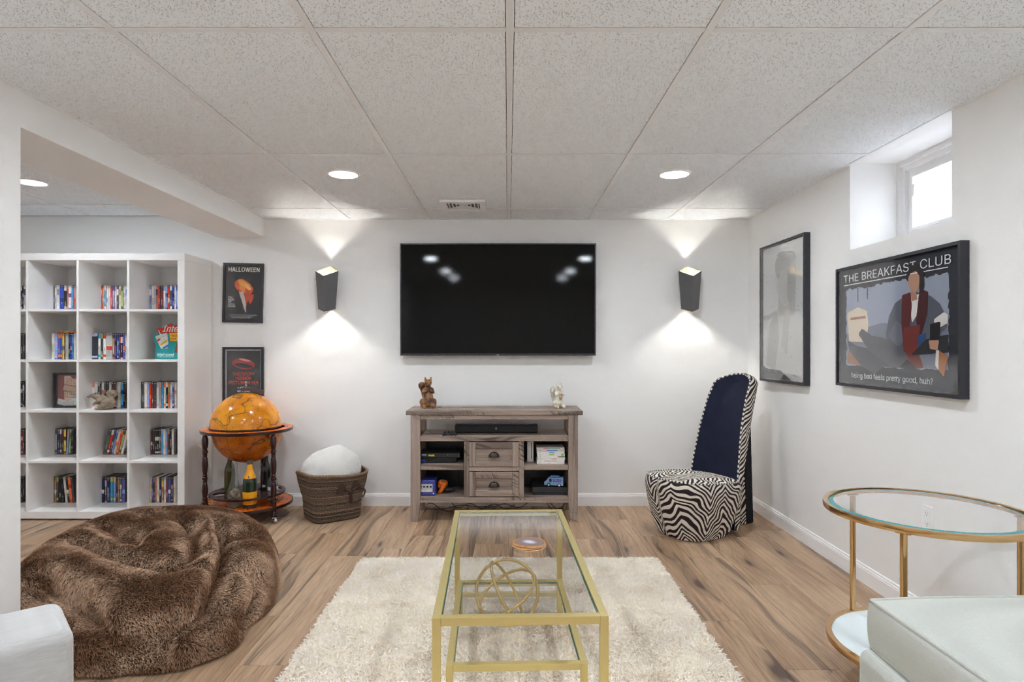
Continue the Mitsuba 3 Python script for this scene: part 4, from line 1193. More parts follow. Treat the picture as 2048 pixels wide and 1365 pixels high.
a = np.linspace(0, PI / 2, 24)
R_ = 0.236
up = lathe([(R_ - 0.004, 0.004)] + [(R_ * math.cos(q), 0.006 + R_ * math.sin(q)) for q in a[:-1]] + [(0.0, 0.006 + R_)], 64)
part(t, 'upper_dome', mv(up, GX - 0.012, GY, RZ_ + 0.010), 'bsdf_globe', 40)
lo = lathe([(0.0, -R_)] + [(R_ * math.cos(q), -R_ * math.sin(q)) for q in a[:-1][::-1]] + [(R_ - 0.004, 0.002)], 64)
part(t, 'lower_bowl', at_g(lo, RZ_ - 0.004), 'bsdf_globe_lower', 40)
part(t, 'equator_band', mv(lathe([(R_ - 0.01, 0.0), (R_ + 0.004, 0.0), (R_ + 0.004, 0.009), (R_ - 0.01, 0.009)], 72), GX - 0.012, GY, RZ_ + 0.008), 'bsdf_dark_wood', 40)
rg = sg.Point(0, 0).buffer(0.302, 24).difference(sg.Point(0, 0).buffer(R_ + 0.012, 24))
part(t, 'horizon_ring', at_g(trimesh.creation.extrude_polygon(rg, 0.006, engine='earcut'), RZ_ - 0.001), 'bsdf_map_disc')
part(t, 'ring_edge', at_g(lathe([(R_ + 0.012, -0.016), (0.303, -0.016), (0.3055, -0.012), (0.3055, 0.003), (0.3025, 0.0045), (0.3025, -0.001), (R_ + 0.012, -0.001)], 96), RZ_), 'bsdf_dark_wood', 40)
# half meridian over the pole with a finial
arc = []
for q in np.linspace(0.68 * PI / 2, 1.08 * PI / 2, 22):
    arc.append(((R_ + 0.012) * math.cos(q), (R_ + 0.012) * math.sin(q)))
arc = sg.LineString([(p[0], p[1]) for p in arc]).buffer(0.012, cap_style=2)
e = trimesh.creation.extrude_polygon(arc, 0.046, engine='earcut')
mer = tm(np.c_[e.vertices[:, 0], e.vertices[:, 2] - 0.023, e.vertices[:, 1]], e.faces[:, ::-1])
part(t, 'meridian_arch', mv(mer, GX - 0.012, GY, RZ_ + 0.030, rz=0.35), 'bsdf_plum_wood')
part(t, 'finial', mv(lathe([(0.0, 0), (0.008, 0.001), (0.004, 0.008), (0.008, 0.018), (0.003, 0.024), (0.003, 0.028), (0.0085, 0.036), (0.004, 0.046), (0, 0.05)], 20), GX - 0.012, GY, RZ_ + 0.044 + R_ + 0.006), 'bsdf_chrome', 40)
part(t, 'base_tray', at_g(lathe([(0.0, 0), (0.298, 0), (0.298, 0.006), (0.0, 0.006)], 96), DZ), 'bsdf_map_disc')
part(t, 'tray_edge', at_g(lathe([(0.297, -0.012), (0.304, -0.010), (0.306, -0.002), (0.304, 0.007), (0.297, 0.0075), (0.2965, -0.001), (0, -0.001), (0, -0.012)], 96), DZ), 'bsdf_dark_wood', 40)
# bottle plate with openings
spots = {'champagne': (0.078, -0.150), 'carafe': (-0.026, -0.150), 'green': (-0.165, 0.085), 'dark': (0.095, 0.090), 'clear': (0.165, 0.035)}
plate = sg.Point(0, 0).buffer(0.252, 24)
holes_ = unary_union([sg.Point(*spots['champagne']).buffer(0.056), sg.Point(*spots['carafe']).buffer(0.058), sg.Point(-0.15, 0.08).buffer(0.062), sg.Point(0.128, 0.075).buffer(0.08), sg.Point(-0.155, -0.08).buffer(0.05), sg.Point(0.0, 0.02).buffer(0.03)])
part(t, 'bottle_plate', at_g(trimesh.creation.extrude_polygon(plate.difference(holes_.intersection(sg.Point(0, 0).buffer(0.228))), 0.012, engine='earcut'), 0.172), 'bsdf_dark_wood')
prof = [(0.012, 0.012), (0.019, 0.016), (0.019, 0.045), (0.014, 0.05), (0.018, 0.058), (0.018, 0.068), (0.013, 0.074), (0.0175, 0.09), (0.020, 0.125), (0.016, 0.165), (0.012, 0.175), (0.017, 0.182), (0.012, 0.19), (0.018, 0.196), (0.018, 0.21), (0.012, 0.216), (0.017, 0.223), (0.012, 0.23),
        (0.0165, 0.25), (0.020, 0.30), (0.0165, 0.345), (0.012, 0.355), (0.0175, 0.362), (0.012, 0.369), (0.0185, 0.376), (0.0185, 0.395), (0.012, 0.402), (0.017, 0.410), (0.0205, 0.44), (0.0205, 0.475), (0.012, 0.502)]
for q in (210, 330, 90):
    lx, ly = 0.272 * math.cos(math.radians(q)), 0.272 * math.sin(math.radians(q))
    part(t, 'turned_leg', at_g(lathe([(0.0, 0.007), *[(r, z - 0.006) for r, z in prof], (0.0, 0.503)], 28), DZ, lx, ly), 'bsdf_dark_wood', 35)
    ft = part(t, 'foot', at_g(lathe([(0, 0.046), (0.008, 0.046), (0.010, 0.058), (0.016, 0.07), (0.012, 0.08), (0.018, 0.086), (0.018, DZ - 0.012), (0, DZ - 0.012)], 24), 0, lx, ly), 'bsdf_dark_wood', 35)
    part(ft, 'wheel', mv(trimesh.creation.capsule(0.006, 0.017, count=[16, 16]), GX + lx + 0.018, GY + ly - 0.014, 0.0205, rx=PI / 2, rz=0.9, s=0.98), 'bsdf_chrome', True)
    part(ft, 'caster_hood', at_g(lathe([(0.004, 0.022), (0.006, 0.03), (0.02, 0.036), (0.021, 0.044), (0.0, 0.0465)], 20), 0, lx + 0.006, ly - 0.005), 'bsdf_chrome', 35)

# bottles: standing on the tray, things of their own
diffuse('bsdf_bottle_green', (0.012, 0.028, 0.014), 0.06, 0.7)
diffuse('bsdf_bottle_olive', (0.055, 0.050, 0.012), 0.07, 0.7)
diffuse('bsdf_bottle_black', (0.008, 0.008, 0.010), 0.07, 0.7)
diffuse('bsdf_label_yellow', lin('#f2a416'), 0.4)
diffuse('bsdf_cork', mikit.proc(lambda p, n, uv: mikit.mix(mi.Color3f(0.42, 0.28, 0.15), mi.Color3f(0.16, 0.09, 0.05), mikit.smoothstep(0.4, 0.7, mikit.fbm(p.x * 120, p.y * 120, p.z * 120, 2)))), 0.7)
TZ = DZ + 0.0065
scene['bsdf_clear_bottle'] = {'type': 'blendbsdf', 'weight': 0.13, 'a': {'type': 'thindielectric'},
                              'b': {'type': 'twosided', 'bsdf': {'type': 'principled', 'base_color': {'type': 'rgb', 'value': [0.34, 0.40, 0.38]}, 'roughness': 0.08, 'specular': 0.9}}}


def bottle(name, label, spot, prof, mat, cat_='bottle'):
    t = thing(name, label, cat_)
    part(t, 'glass', mv(lathe(prof, 40), GX + spot[0], GY + spot[1], TZ), mat, 40)
    return t, (lambda m: mv(m, GX + spot[0], GY + spot[1], TZ))


body = [(0, 0), (0.042, 0), (0.0455, 0.006), (0.0455, 0.155), (0.043, 0.185), (0.034, 0.215), (0.024, 0.238), (0.018, 0.262), (0.0155, 0.29), (0.0155, 0.300), (0.017, 0.303), (0.017, 0.315), (0, 0.316)]
t, pl_ = bottle('champagne_bottle', 'dark green champagne bottle with yellow labels, front of the globe cart tray', spots['champagne'], body, 'bsdf_bottle_green')
part(t, 'foil', pl_(lathe([(0.0312, 0.2215), (0.0252, 0.2381), (0.0190, 0.262), (0.0166, 0.29), (0.0166, 0.293)], 40)), 'bsdf_label_yellow', 40)
part(t, 'neck_band', pl_(lathe([(0.0403, 0.198), (0.0318, 0.2235)], 40)), 'bsdf_label_yellow', 40, label='yellow neck band')
part(t, 'cap', pl_(lathe([(0.0168, 0.292), (0.018, 0.296), (0.018, 0.316), (0.0, 0.3175)], 30)), 'bsdf_charcoal_metal', 40)
part(t, 'label', pl_(lathe([(0.0461, 0.022), (0.0461, 0.108)], 40)), 'bsdf_label_yellow', 40)
m, c = painted([(mv(sheet(ellipse(0, 0, 0.0075, 0.010), 0, 0.0006), 0.008, -0.0375, 0.211, rx=PI / 2 - 0.5), '#e9d9a8'), (mv(sheet(ellipse(0, 0, 0.0045, 0.0065), 0, 0.0006), 0.008, -0.0383, 0.2113, rx=PI / 2 - 0.5), '#4a3a2a')])
part(t, 'seal', pl_(m), 'bsdf_paint', color=c)
body = [(0.034, 0.002), (0.046, 0.006), (0.050, 0.02), (0.052, 0.05), (0.050, 0.085), (0.042, 0.125), (0.030, 0.160), (0.021, 0.195), (0.0175, 0.24), (0.018, 0.285), (0.021, 0.302)]
t, pl_ = bottle('carafe', 'clear glass carafe half full of corks standing left of the champagne bottle', spots['carafe'], body, 'bsdf_clear_bottle')
part(t, 'base_glass', pl_(lathe([(0, 0), (0.034, 0), (0.046, 0.006), (0.0, 0.009)], 40)), 'bsdf_clear_grey', 40)
scene['bsdf_clear_grey'] = {'type': 'twosided', 'bsdf': {'type': 'principled', 'base_color': {'type': 'rgb', 'value': [0.35, 0.38, 0.36]}, 'roughness': 0.1}}
rc = random.Random(5)
cm = []
for k in range(46):
    rr, q, zz_ = 0.036 * math.sqrt(rc.random()), rc.uniform(0, 2 * PI), rc.uniform(0.018, 0.115)
    rr *= 1.0 if zz_ < 0.09 else 0.7
    cyl = trimesh.creation.cylinder(0.0058, 0.026, sections=9)
    cm.append(mv(cyl, rr * math.cos(q), rr * math.sin(q), zz_, rz=rc.uniform(0, 6), rx=rc.uniform(0.4, 1.5)))
kk = part(t, 'corks', pl_(cat(cm)), 'bsdf_cork')
tag(kk, kind='stuff')
body = [(0, 0), (0.035, 0), (0.037, 0.005), (0.037, 0.19), (0.034, 0.215), (0.024, 0.245), (0.0155, 0.265), (0.0145, 0.30), (0.016, 0.302), (0.016, 0.31), (0, 0.311)]
bottle('wine_bottle', 'olive green wine bottle at the back left of the globe cart tray', spots['green'], body, 'bsdf_bottle_olive')
t, pl_ = bottle('wine_bottle', 'black wine bottle with a small barcode label, back right of the globe cart tray', spots['dark'], body, 'bsdf_bottle_black')
it = [(box(-0.012, 0.008, -0.0385, -0.036, 0.088, 0.103), '#cfcfc8')] + [(box(-0.010 + 0.0026 * k, -0.0086 + 0.0026 * k, -0.0387, -0.038, 0.090, 0.101), '#2a2a2c') for k in range(6)]
m, c = painted(it)
part(t, 'label', pl_(m), 'bsdf_paint', color=c)
body = [(0.03, 0.0), (0.036, 0.006), (0.036, 0.12), (0.030, 0.15), (0.017, 0.17), (0.016, 0.195), (0.018, 0.20)]
t, pl_ = bottle('glass_decanter', 'small clear glass bottle behind the right turned leg of the globe cart', spots['clear'], body, 'bsdf_clear_bottle')
part(t, 'base_glass', pl_(lathe([(0, 0), (0.03, 0), (0.036, 0.006), (0.0, 0.01)], 30)), 'bsdf_clear_grey', 40)
part(t, 'label', pl_(lathe([(0.0364, 0.075), (0.0364, 0.10)], 30)), 'bsdf_trim', 40)

# ------------------------------------------------------------------ wicker basket with a folded blanket
KX, KY, KA = -1.250, 4.375, math.radians(37.2)
lev = [(0.0, 0.160, 0.140), (0.02, 0.168, 0.147), (0.10, 0.172, 0.150), (0.165, 0.180, 0.154), (0.20, 0.192, 0.160), (0.26, 0.208, 0.168), (0.325, 0.218, 0.174)]


def basket_pt(q, z, off=0.0):
    """A point of the basket wall: angle q about the axis, height z."""
    zs = [l[0] for l in lev]
    A, B = np.interp(z, zs, [l[1] for l in lev]), np.interp(z, zs, [l[2] for l in lev])
    p = 5.0
    c, s_ = np.cos(q), np.sin(q)
    r = (np.abs(c / A) ** p + np.abs(s_ / B) ** p) ** (-1 / p) + off
    x, y = r * c, r * s_
    zz_ = z + 0.0 * q
    return np.stack([KX + x * math.cos(KA) - y * math.sin(KA), KY + x * math.sin(KA) + y * math.cos(KA), zz_ + 0 * x], -1)


def even_angles(n):
    q = np.linspace(0, 2 * PI, 2001)
    p = basket_pt(q, 0.2)
    L_ = np.concatenate([[0], np.cumsum(np.linalg.norm(np.diff(p, axis=0), axis=1))])
    return np.interp(np.arange(n) / n * L_[-1], L_, q)


t = thing('wicker_basket', 'brown woven wicker basket with leather straps between the globe cart and the console', 'basket')
NST = 60
qa = even_angles(NST * 4)
rows, rw_c = [], []
rb = np.random.default_rng(11)
zrow = np.arange(0.006, 0.318, 0.0086)
for i, z in enumerate(zrow):
    rim = 0.012 * (z / 0.325) ** 2 * np.cos(2 * (qa - 0.35))
    off = 0.0042 * np.cos(np.arange(NST * 4) * PI / 2 * 1.0 + (i % 2) * PI)
    fat = 0.0046 if (abs(z - 0.082) < 0.008 or abs(z - 0.175) < 0.012) else 0.0037
    p = np.stack([basket_pt(qq, zz_, o) for qq, zz_, o in zip(qa, z + rim, off + (0.0025 if fat > 0.004 else 0))])
    rows.append((tube(p, fat, 5, closed=True), lin(tuple(np.array([112, 94, 79]) * rb.uniform(0.70, 1.25)))))
m, c = painted(rows)
kk = part(t, 'woven_wall', m, 'bsdf_paint', color=c)
tag(kk, kind='stuff')
st = []
for q in even_angles(NST):
    st.append((tube(np.stack([basket_pt(q, z + 0.012 * (z / 0.325) ** 2 * math.cos(2 * (q - 0.35)), -0.001) for z in np.linspace(0.0, 0.322, 9)]), 0.0032, 5), '#6a5440'))
m, c = painted(st)
kk = part(t, 'stakes', m, 'bsdf_paint', color=c)
tag(kk, kind='stuff')
qb = even_angles(240)
for ph in (0.0, PI):
    tw = np.arange(240) / 240 * 2 * PI * 34 + ph
    p = np.stack([basket_pt(q, 0.325 + 0.012 * math.cos(2 * (q - 0.35)), 0.005 * math.cos(w)) for q, w in zip(qb, tw)])
    p[:, 2] += 0.005 * np.sin(tw)
    part(t, 'rim_braid', tube(p, 0.0062, 7, closed=True), 'bsdf_rattan', True)
diffuse('bsdf_rattan', lin('#80664c'), 0.5)
ql = even_angles(80)
v = np.vstack([np.stack([basket_pt(q, z, -0.006) for q in ql]) for z in np.linspace(0.004, 0.31, 8)])
f = [(i * 80 + j, i * 80 + (j + 1) % 80, (i + 1) * 80 + (j + 1) % 80) for i in range(7) for j in range(80)] + [(i * 80 + j, (i + 1) * 80 + (j + 1) % 80, (i + 1) * 80 + j) for i in range(7) for j in range(80)]
f += [(0, j + 1, j) for j in range(1, 79)]
diffuse('bsdf_lining', lin('#3d3026'))
part(t, 'lining', tm(v, f), 'bsdf_lining')
diffuse('bsdf_leather', lin('#3b2823'), 0.5)


def on_face(x, z, off):      # front right face: x along the face from its middle
    q = math.atan2(-0.16, x)
    zs = [l[0] for l in lev]
    B = np.interp(z, zs, [l[2] for l in lev])
    lx, ly = x, -B - off
    return np.array([KX + lx * math.cos(KA) - ly * math.sin(KA), KY + lx * math.sin(KA) + ly * math.cos(KA), z])


def face_patch(poly, off, thick):
    e = trimesh.creation.extrude_polygon(poly, thick, engine='earcut')
    e = e.subdivide()
    v = np.array([on_face(a_, b_, off + c_) for a_, b_, c_ in e.vertices])
    return tm(v, e.faces[:, ::-1])


def flap(x, z):
    return sg.Polygon([(x - 0.034, z - 0.035), (x + 0.030, z - 0.022), (x + 0.026, z + 0.006), (x + 0.010, z + 0.030), (x - 0.008, z + 0.032), (x - 0.024, z + 0.012)]).buffer(0.004)


for x, z in ((0.0, 0.232), (0.105, 0.238)):
    part(t, 'leather_flap', face_patch(flap(x, z), 0.006, 0.003), 'bsdf_leather')
for pts in ([(0.02, 0.222), (0.05, 0.205), (0.07, 0.192), (0.075, 0.16), (0.078, 0.12)], [(0.12, 0.228), (0.085, 0.215), (0.068, 0.195), (0.062, 0.165), (0.066, 0.13)], [(0.125, 0.226), (0.155, 0.212), (0.172, 0.195), (0.166, 0.165), (0.155, 0.15)], [(0.07, 0.124), (0.10, 0.120), (0.125, 0.128), (0.14, 0.14)]):
    part(t, 'leather_strap', tube(spline([on_face(a_, b_, 0.012) for a_, b_ in pts], 24), 0.0058, 6), 'bsdf_leather', True)

# the blanket: a rounded heap, with a short pile
hb = trimesh.creation.icosphere(5, 1.0)
v = np.asarray(hb.vertices).copy()
n3 = meshkit.fbm(v * 1.7 + 4.0, 3) - 0.5
v *= (1 + 0.16 * n3 + 0.05 * (meshkit.fbm(v * 4 + 9, 2) - 0.5))[:, None]
lx, ly, lz = v[:, 0] * 0.206, v[:, 1] * 0.163, v[:, 2]
lz = np.where(lz > 0, 0.158 * np.abs(lz) ** 0.72, lz * 0.12) + 0.318
lx += 0.008
bl = np.stack([KX - 0.012 + lx * math.cos(KA) - ly * math.sin(KA), KY + lx * math.sin(KA) + ly * math.cos(KA), lz], -1)
bl[:, 2] += 0.028 * np.exp(-((bl[:, 0] - KX - 0.05) ** 2 + (bl[:, 1] - KY) ** 2) / 0.006)
blanket = tm(bl, hb.faces)


def pile(mesh, n, length, width, colour, comb=None, lift=0.6, seed=1, segs=1, curl=0.3):
    """Short fibres on a mesh: thin tapering ribbons. colour(points) -> (root, tip) colours."""
    r = np.random.default_rng(seed)
    p, fi = trimesh.sample.sample_surface(mesh, n, seed=seed)
    nn = mesh.face_normals[fi]
    d = r.normal(size=(n, 3)) * curl
    if comb is not None:
        d = d + comb(p, nn)
    d = d - nn * (d * nn).sum(1)[:, None]
    dirs = nn * lift + d
    dirs /= np.linalg.norm(dirs, axis=1)[:, None]
    ln = (length * r.uniform(0.65, 1.2, n))[:, None]
    side = np.cross(dirs, r.normal(size=(n, 3)))
    side /= np.linalg.norm(side, axis=1)[:, None] + 1e-9
    w = (width * r.uniform(0.7, 1.3, n))[:, None]
    mid = p + dirs * ln * 0.55 + d * ln * 0.05
    tip = p + dirs * ln + d * ln * 0.25 - np.array([0, 0, 1]) * ln * 0.12
    root = p - nn * 0.002
    v = np.stack([root - side * w, root + side * w, mid - side * w * 0.8, mid + side * w * 0.8, tip], 1).reshape(-1, 3)
    b = (np.arange(n) * 5)[:, None]
    f = np.concatenate([b + [0, 1, 3], b + [0, 3, 2], b + [2, 3, 4]], 1).reshape(-1, 3)
    c0, c1 = colour(p)
    col = np.stack([c0, c0, c0 * 0.45 + c1 * 0.55, c0 * 0.45 + c1 * 0.55, c1], 1).reshape(-1, 3)
    return tm(v, f), np.clip(col, 0, 1)


diffuse('bsdf_blanket', (0.90, 0.89, 0.87))
t = thing('blanket', 'white fluffy blanket heaped inside the wicker basket', 'blanket')
part(t, 'cloth', blanket, 'bsdf_blanket', True)
keep = blanket.submesh([np.nonzero(blanket.triangles_center[:, 2] > 0.31)[0]], append=True)
m, c = pile(keep, 26000, 0.010, 0.0016, lambda p: (np.tile([0.88, 0.87, 0.85], (len(p), 1)), np.tile([0.95, 0.945, 0.93], (len(p), 1))), seed=3, curl=0.8)
kk = part(t, 'nap', m, 'bsdf_fibre', color=c)
tag(kk, kind='stuff')

# ------------------------------------------------------------------ high-heel chair
def zebra_fn(p, n, uv):
    u, v = uv.x, uv.y
    wx = mikit.fbm(u * 7, v * 7, 2.0, 2) - 0.5
    k = u / 0.33 + wx * 0.35
    tri = dr.abs(k - dr.floor(k) - 0.5) * 2
    h = v * 29 + tri * 4.3 * (0.75 + 0.5 * mikit.noise(dr.floor(k) * 3.1, 1.0, 1.0)) + (mikit.fbm(u * 9, v * 9, 5.0, 2) - 0.5) * 2.3
    s_ = dr.sin(h * 2 * PI) + 0.35 * dr.sin(h * PI + 1.0) + (mikit.noise(u * 30, v * 60, 4.0) - 0.5) * 0.5
    t_ = mikit.smoothstep(-0.10, 0.10, s_)
    return mikit.mix(mi.Color3f(*map(float, lin('#2a2024'))), mi.Color3f(*map(float, lin('#dcd5c9'))), t_)


diffuse('bsdf_zebra', mikit.proc(zebra_fn), 0.75, 0.2)
diffuse('bsdf_navy_velvet', mikit.proc(lambda p, n, uv: mi.Color3f(*map(float, lin('#14182e'))) * (0.75 + 0.5 * mikit.fbm(p.x * 18, p.y * 18, p.z * 18, 3))), 0.7, 0.2, sheen=0.6)
diffuse('bsdf_black_velvet', lin('#14141a'), 0.7, 0.2, sheen=0.4)
OX, OY = 1.369, 4.107
fw2, sd2 = np.array([-0.866, -0.5]), np.array([0.5, -0.866])


def ch_pt(a_, s_, z):
    """Chair frame: a towards the toe, s to the viewer's side, z up."""
    a_, s_, z = np.broadcast_arrays(a_, s_, z)
    return np.stack([OX + a_ * fw2[0] + s_ * sd2[0], OY + a_ * fw2[1] + s_ * sd2[1], z], -1)


t = thing('chair', 'zebra print high-heel shoe chair with navy velvet back in the right corner', 'chair')
# seat: a rounded drum, narrower at the floor
NQ = 96
q = np.linspace(0, 2 * PI, NQ, endpoint=False)


def drum(zk):
    zs = [0.0, 0.03, 0.10, 0.22, 0.31, 0.345, 0.36]
    A = np.interp(zk, zs, [0.205, 0.225, 0.255, 0.285, 0.300, 0.296, 0.285])
    B = np.interp(zk, zs, [0.190, 0.205, 0.228, 0.250, 0.258, 0.254, 0.245])
    r = (np.abs(np.cos(q) / A) ** 2.6 + np.abs(np.sin(q) / B) ** 2.6) ** (-1 / 2.6)
    return r * np.cos(q), r * np.sin(q)


zl = [0.004, 0.012, 0.03, 0.07, 0.12, 0.17, 0.22, 0.27, 0.31, 0.335, 0.35, 0.36]
rings_, uvs = [], []
for zk in zl:
    a_, s_ = drum(zk)
    zz_ = zk * (1 + 0.055 * a_ / 0.3)
    rings_.append(ch_pt(0.19 + a_, s_, zz_))
    uvs.append(np.stack([q * 0.265 + 0.04, np.full(NQ, zk)], -1))
v, uvv = np.vstack(rings_), np.vstack(uvs)
f = []
for i in range(len(zl) - 1):
    for j in range(NQ):
        k = (j + 1) % NQ
        f += [(i * NQ + j, i * NQ + k, (i + 1) * NQ + k), (i * NQ + j, (i + 1) * NQ + k, (i + 1) * NQ + j)]
part(t, 'seat_base', tm(v, f), 'bsdf_zebra', True, uv=uvv)
rings_, uvs = [], []
for rr in np.linspace(1, 0, 12):
    a_, s_ = drum(0.36)
    zz_ = 0.36 * (1 + 0.055 * a_ * rr / 0.3) + 0.022 * (1 - rr ** 2.5)
    rings_.append(ch_pt(0.19 + a_ * rr, s_ * rr, zz_))
    uvs.append(np.stack([s_ * rr + 0.5, a_ * rr * 1.0 + 2.0], -1))
v, uvv = np.vstack(rings_), np.vstack(uvs)
f = []
for i in range(11):
    for j in range(NQ):
        k = (j + 1) % NQ
        f += [(i * NQ + j, i * NQ + k, (i + 1) * NQ + k), (i * NQ + j, (i + 1) * NQ + k, (i + 1) * NQ + j)]
part(t, 'seat_cushion', tm(v, f), 'bsdf_zebra', True, uv=uvv)
a_, s_ = drum(0.36)


def dotted(path, r, closed=False):
    """A cord with light and dark stitches in turn."""
    tb = tube(path, r, 6, closed=closed)
    n_ = len(path)
    col = np.array([lin('#e9e5dd') if (k // 2) % 2 else lin('#1a1a22') for k in range(n_)])
    col = np.repeat(col, 6, 0)
    if not closed:
        col = np.vstack([col, col[:1], col[-1:]])
    return tb, col


pth = ch_pt(0.19 + a_ * 1.005, s_ * 1.005, 0.362 * (1 + 0.055 * a_ / 0.3))
pth = spline(pth, 300, True)
m, c = dotted(pth, 0.005, True)
part(t, 'seat_piping', m, 'bsdf_paint', color=c)
# back: rows up the shoe's throat
zk = np.array([0.03, 0.15, 0.30, 0.42, 0.55, 0.68, 0.78, 0.86, 0.92, 0.96, 0.985, 1.003, 1.015, 1.022])
te = np.interp(zk, [0, 0.33, 0.50, 0.68, 0.84, 0.96, 1.0, 1.022], [-0.02, 0.0, 0.03, 0.07, 0.12, 0.18, 0.225, 0.268])
wk = np.interp(zk, [0, 0.33, 0.50, 0.68, 0.84, 0.96, 0.985, 1.003, 1.015, 1.022], [0.19, 0.198, 0.186, 0.171, 0.159, 0.147, 0.127, 0.097, 0.060, 0.025])
cup = np.interp(zk, [0, 0.33, 0.6, 0.84, 0.96, 1.003, 1.022], [0.03, 0.035, 0.055, 0.075, 0.075, 0.035, 0.004])
thk = np.interp(zk, [0, 0.33, 0.60, 0.84, 0.96, 1.003, 1.022], [0.06, 0.075, 0.11, 0.105, 0.080, 0.045, 0.014])
NS = 25
sp_ = np.linspace(-1, 1, NS)
front = np.stack([ch_pt(-(te[i] + cup[i] * (1 - sp_ ** 2)), sp_ * wk[i], zk[i] + 0.0 * sp_) for i in range(len(zk))])
uvf = np.stack([np.stack([sp_ * 0.2, np.full(NS, zk[i])], -1) for i in range(len(zk))])
sb = np.linspace(-PI / 2, PI / 2, 33)
back = np.stack([ch_pt(-(te[i] + 0.006 + (cup[i] + thk[i]) * np.cos(sb) ** 0.75), np.sin(sb) * (wk[i] + 0.011), zk[i] + 0.006 + 0 * sb) for i in range(len(zk))])
uvb = np.stack([np.stack([sb * 0.16 + 0.3, np.full(33, zk[i] * 1.0 + 0.5)], -1) for i in range(len(zk))])


def grid_faces(n, m_, flip=False):
    f = []
    for i in range(n - 1):
        for j in range(m_ - 1):
            b = i * m_ + j
            f += [(b, b + 1, b + m_ + 1), (b, b + m_ + 1, b + m_)]
    f = np.array(f)
    return f[:, ::-1] if flip else f


part(t, 'backrest', tm(front.reshape(-1, 3), grid_faces(len(zk), NS, True)), 'bsdf_navy_velvet', True)
# outer shell with the rim joining it to the front edge
shell = np.concatenate([front[:, :1], back, front[:, -1:]], 1)
uvs = np.concatenate([uvb[:, :1] - [0.02, 0], uvb, uvb[:, -1:] + [0.02, 0]], 1)
capf = []
part(t, 'heel_counter', tm(shell.reshape(-1, 3), grid_faces(len(zk), 35)), 'bsdf_zebra', True, uv=uvs.reshape(-1, 2))
tc = np.vstack([back[-1], front[-1][::-1]])
part(t, 'top_cap', tm(np.vstack([tc, tc.mean(0)[None]]), [(j, (j + 1) % len(tc), len(tc)) for j in range(len(tc))]), 'bsdf_zebra')
edge_ = np.vstack([front[2:, 0], front[2:, -1][::-1]])
m, c = dotted(spline(edge_, 230), 0.0048)
part(t, 'back_piping', m, 'bsdf_paint', color=c)
# heel: zebra in front, black behind
def heel_mesh(t0, t1, b0, b1, w0, w1):
    n_ = 10
    v, uvv = [], []
    for i in range(n_):
        z = 0.004 + (0.66 - 0.004) * i / (n_ - 1)
        k = i / (n_ - 1)
        a0, a1 = b0 + (t0 - b0) * k, b1 + (t1 - b1) * k
        w = w1 + (w0 - w1) * k
        for a_, s_ in ((-a0, -w), (-a1, -w), (-a1, w), (-a0, w)):
            v.append(ch_pt(a_, s_, z))
            uvv.append((s_ + a_ * 1.0 + 0.4, z * 0.9))
    f = []
    for i in range(n_ - 1):
        for j in range(4):
            k = (j + 1) % 4
            f += [(i * 4 + j, i * 4 + k, i * 4 + 4 + k), (i * 4 + j, i * 4 + 4 + k, i * 4 + 4 + j)]
    f += [(0, 2, 1), (0, 3, 2), (n_ * 4 - 4, n_ * 4 - 3, n_ * 4 - 2), (n_ * 4 - 4, n_ * 4 - 2, n_ * 4 - 1)]
    return tm(np.array(v), f), np.array(uvv)


m, uvv = heel_mesh(0.14, 0.205, 0.215, 0.262, 0.075, 0.055)
fl = np.asarray(m.faces)
part(t, 'heel', tm(np.asarray(m.vertices)[fl].reshape(-1, 3), np.arange(fl.size).reshape(-1, 3)), 'bsdf_zebra', uv=uvv[fl].reshape(-1, 2))
m, uvv = heel_mesh(0.2055, 0.278, 0.2625, 0.330, 0.078, 0.058)
part(t, 'heel_back', m, 'bsdf_black_velvet')


# ------------------------------------------------------------------ shag rug
RX0, RX1, RY0, RY1 = -0.825, 0.838, 1.05, 3.47
t = thing('rug', 'cream shag rug on the wood floor under the gold coffee table', 'rug')
diffuse('bsdf_rug_base', lin('#efe6d6'))
gxn, gyn = 100, 140
xs, ys = np.meshgrid(np.linspace(RX0, RX1, gxn), np.linspace(RY0, RY1, gyn), indexing='xy')
pp = np.stack([xs, ys, 0 * xs], -1)
edge_d = np.minimum(np.minimum(xs - RX0, RX1 - xs), np.minimum(ys - RY0, RY1 - ys))
corner = np.hypot(np.maximum(0, 0.06 - (xs - RX0)), np.maximum(0, 0.06 - (RY1 - ys))) + np.hypot(np.maximum(0, 0.06 - (RX1 - xs)), np.maximum(0, 0.06 - (RY1 - ys)))
hgt = 0.010 + 0.010 * np.clip(edge_d / 0.03, 0, 1) + 0.004 * (meshkit.fbm(pp * 22, 2, 4) - 0.5)
pp[..., 2] = hgt
f = []
for i in range(gyn - 1):
    for j in range(gxn - 1):
        b = i * gxn + j
        f += [(b, b + 1, b + gxn + 1), (b, b + gxn + 1, b + gxn)]
rb_ = tm(pp.reshape(-1, 3), f)
part(t, 'backing', cat([rb_, box(RX0 + 0.002, RX1 - 0.002, RY0 + 0.002, RY1 - 0.002, 0.0005, 0.009)]), 'bsdf_rug_base', True)


def rug_comb(p, n):
    a = meshkit.fbm(p * [5.0, 5.0, 0] + 3.0, 3, 5) * 14
    return 0.55 * np.stack([np.cos(a), np.sin(a), 0 * a], -1)


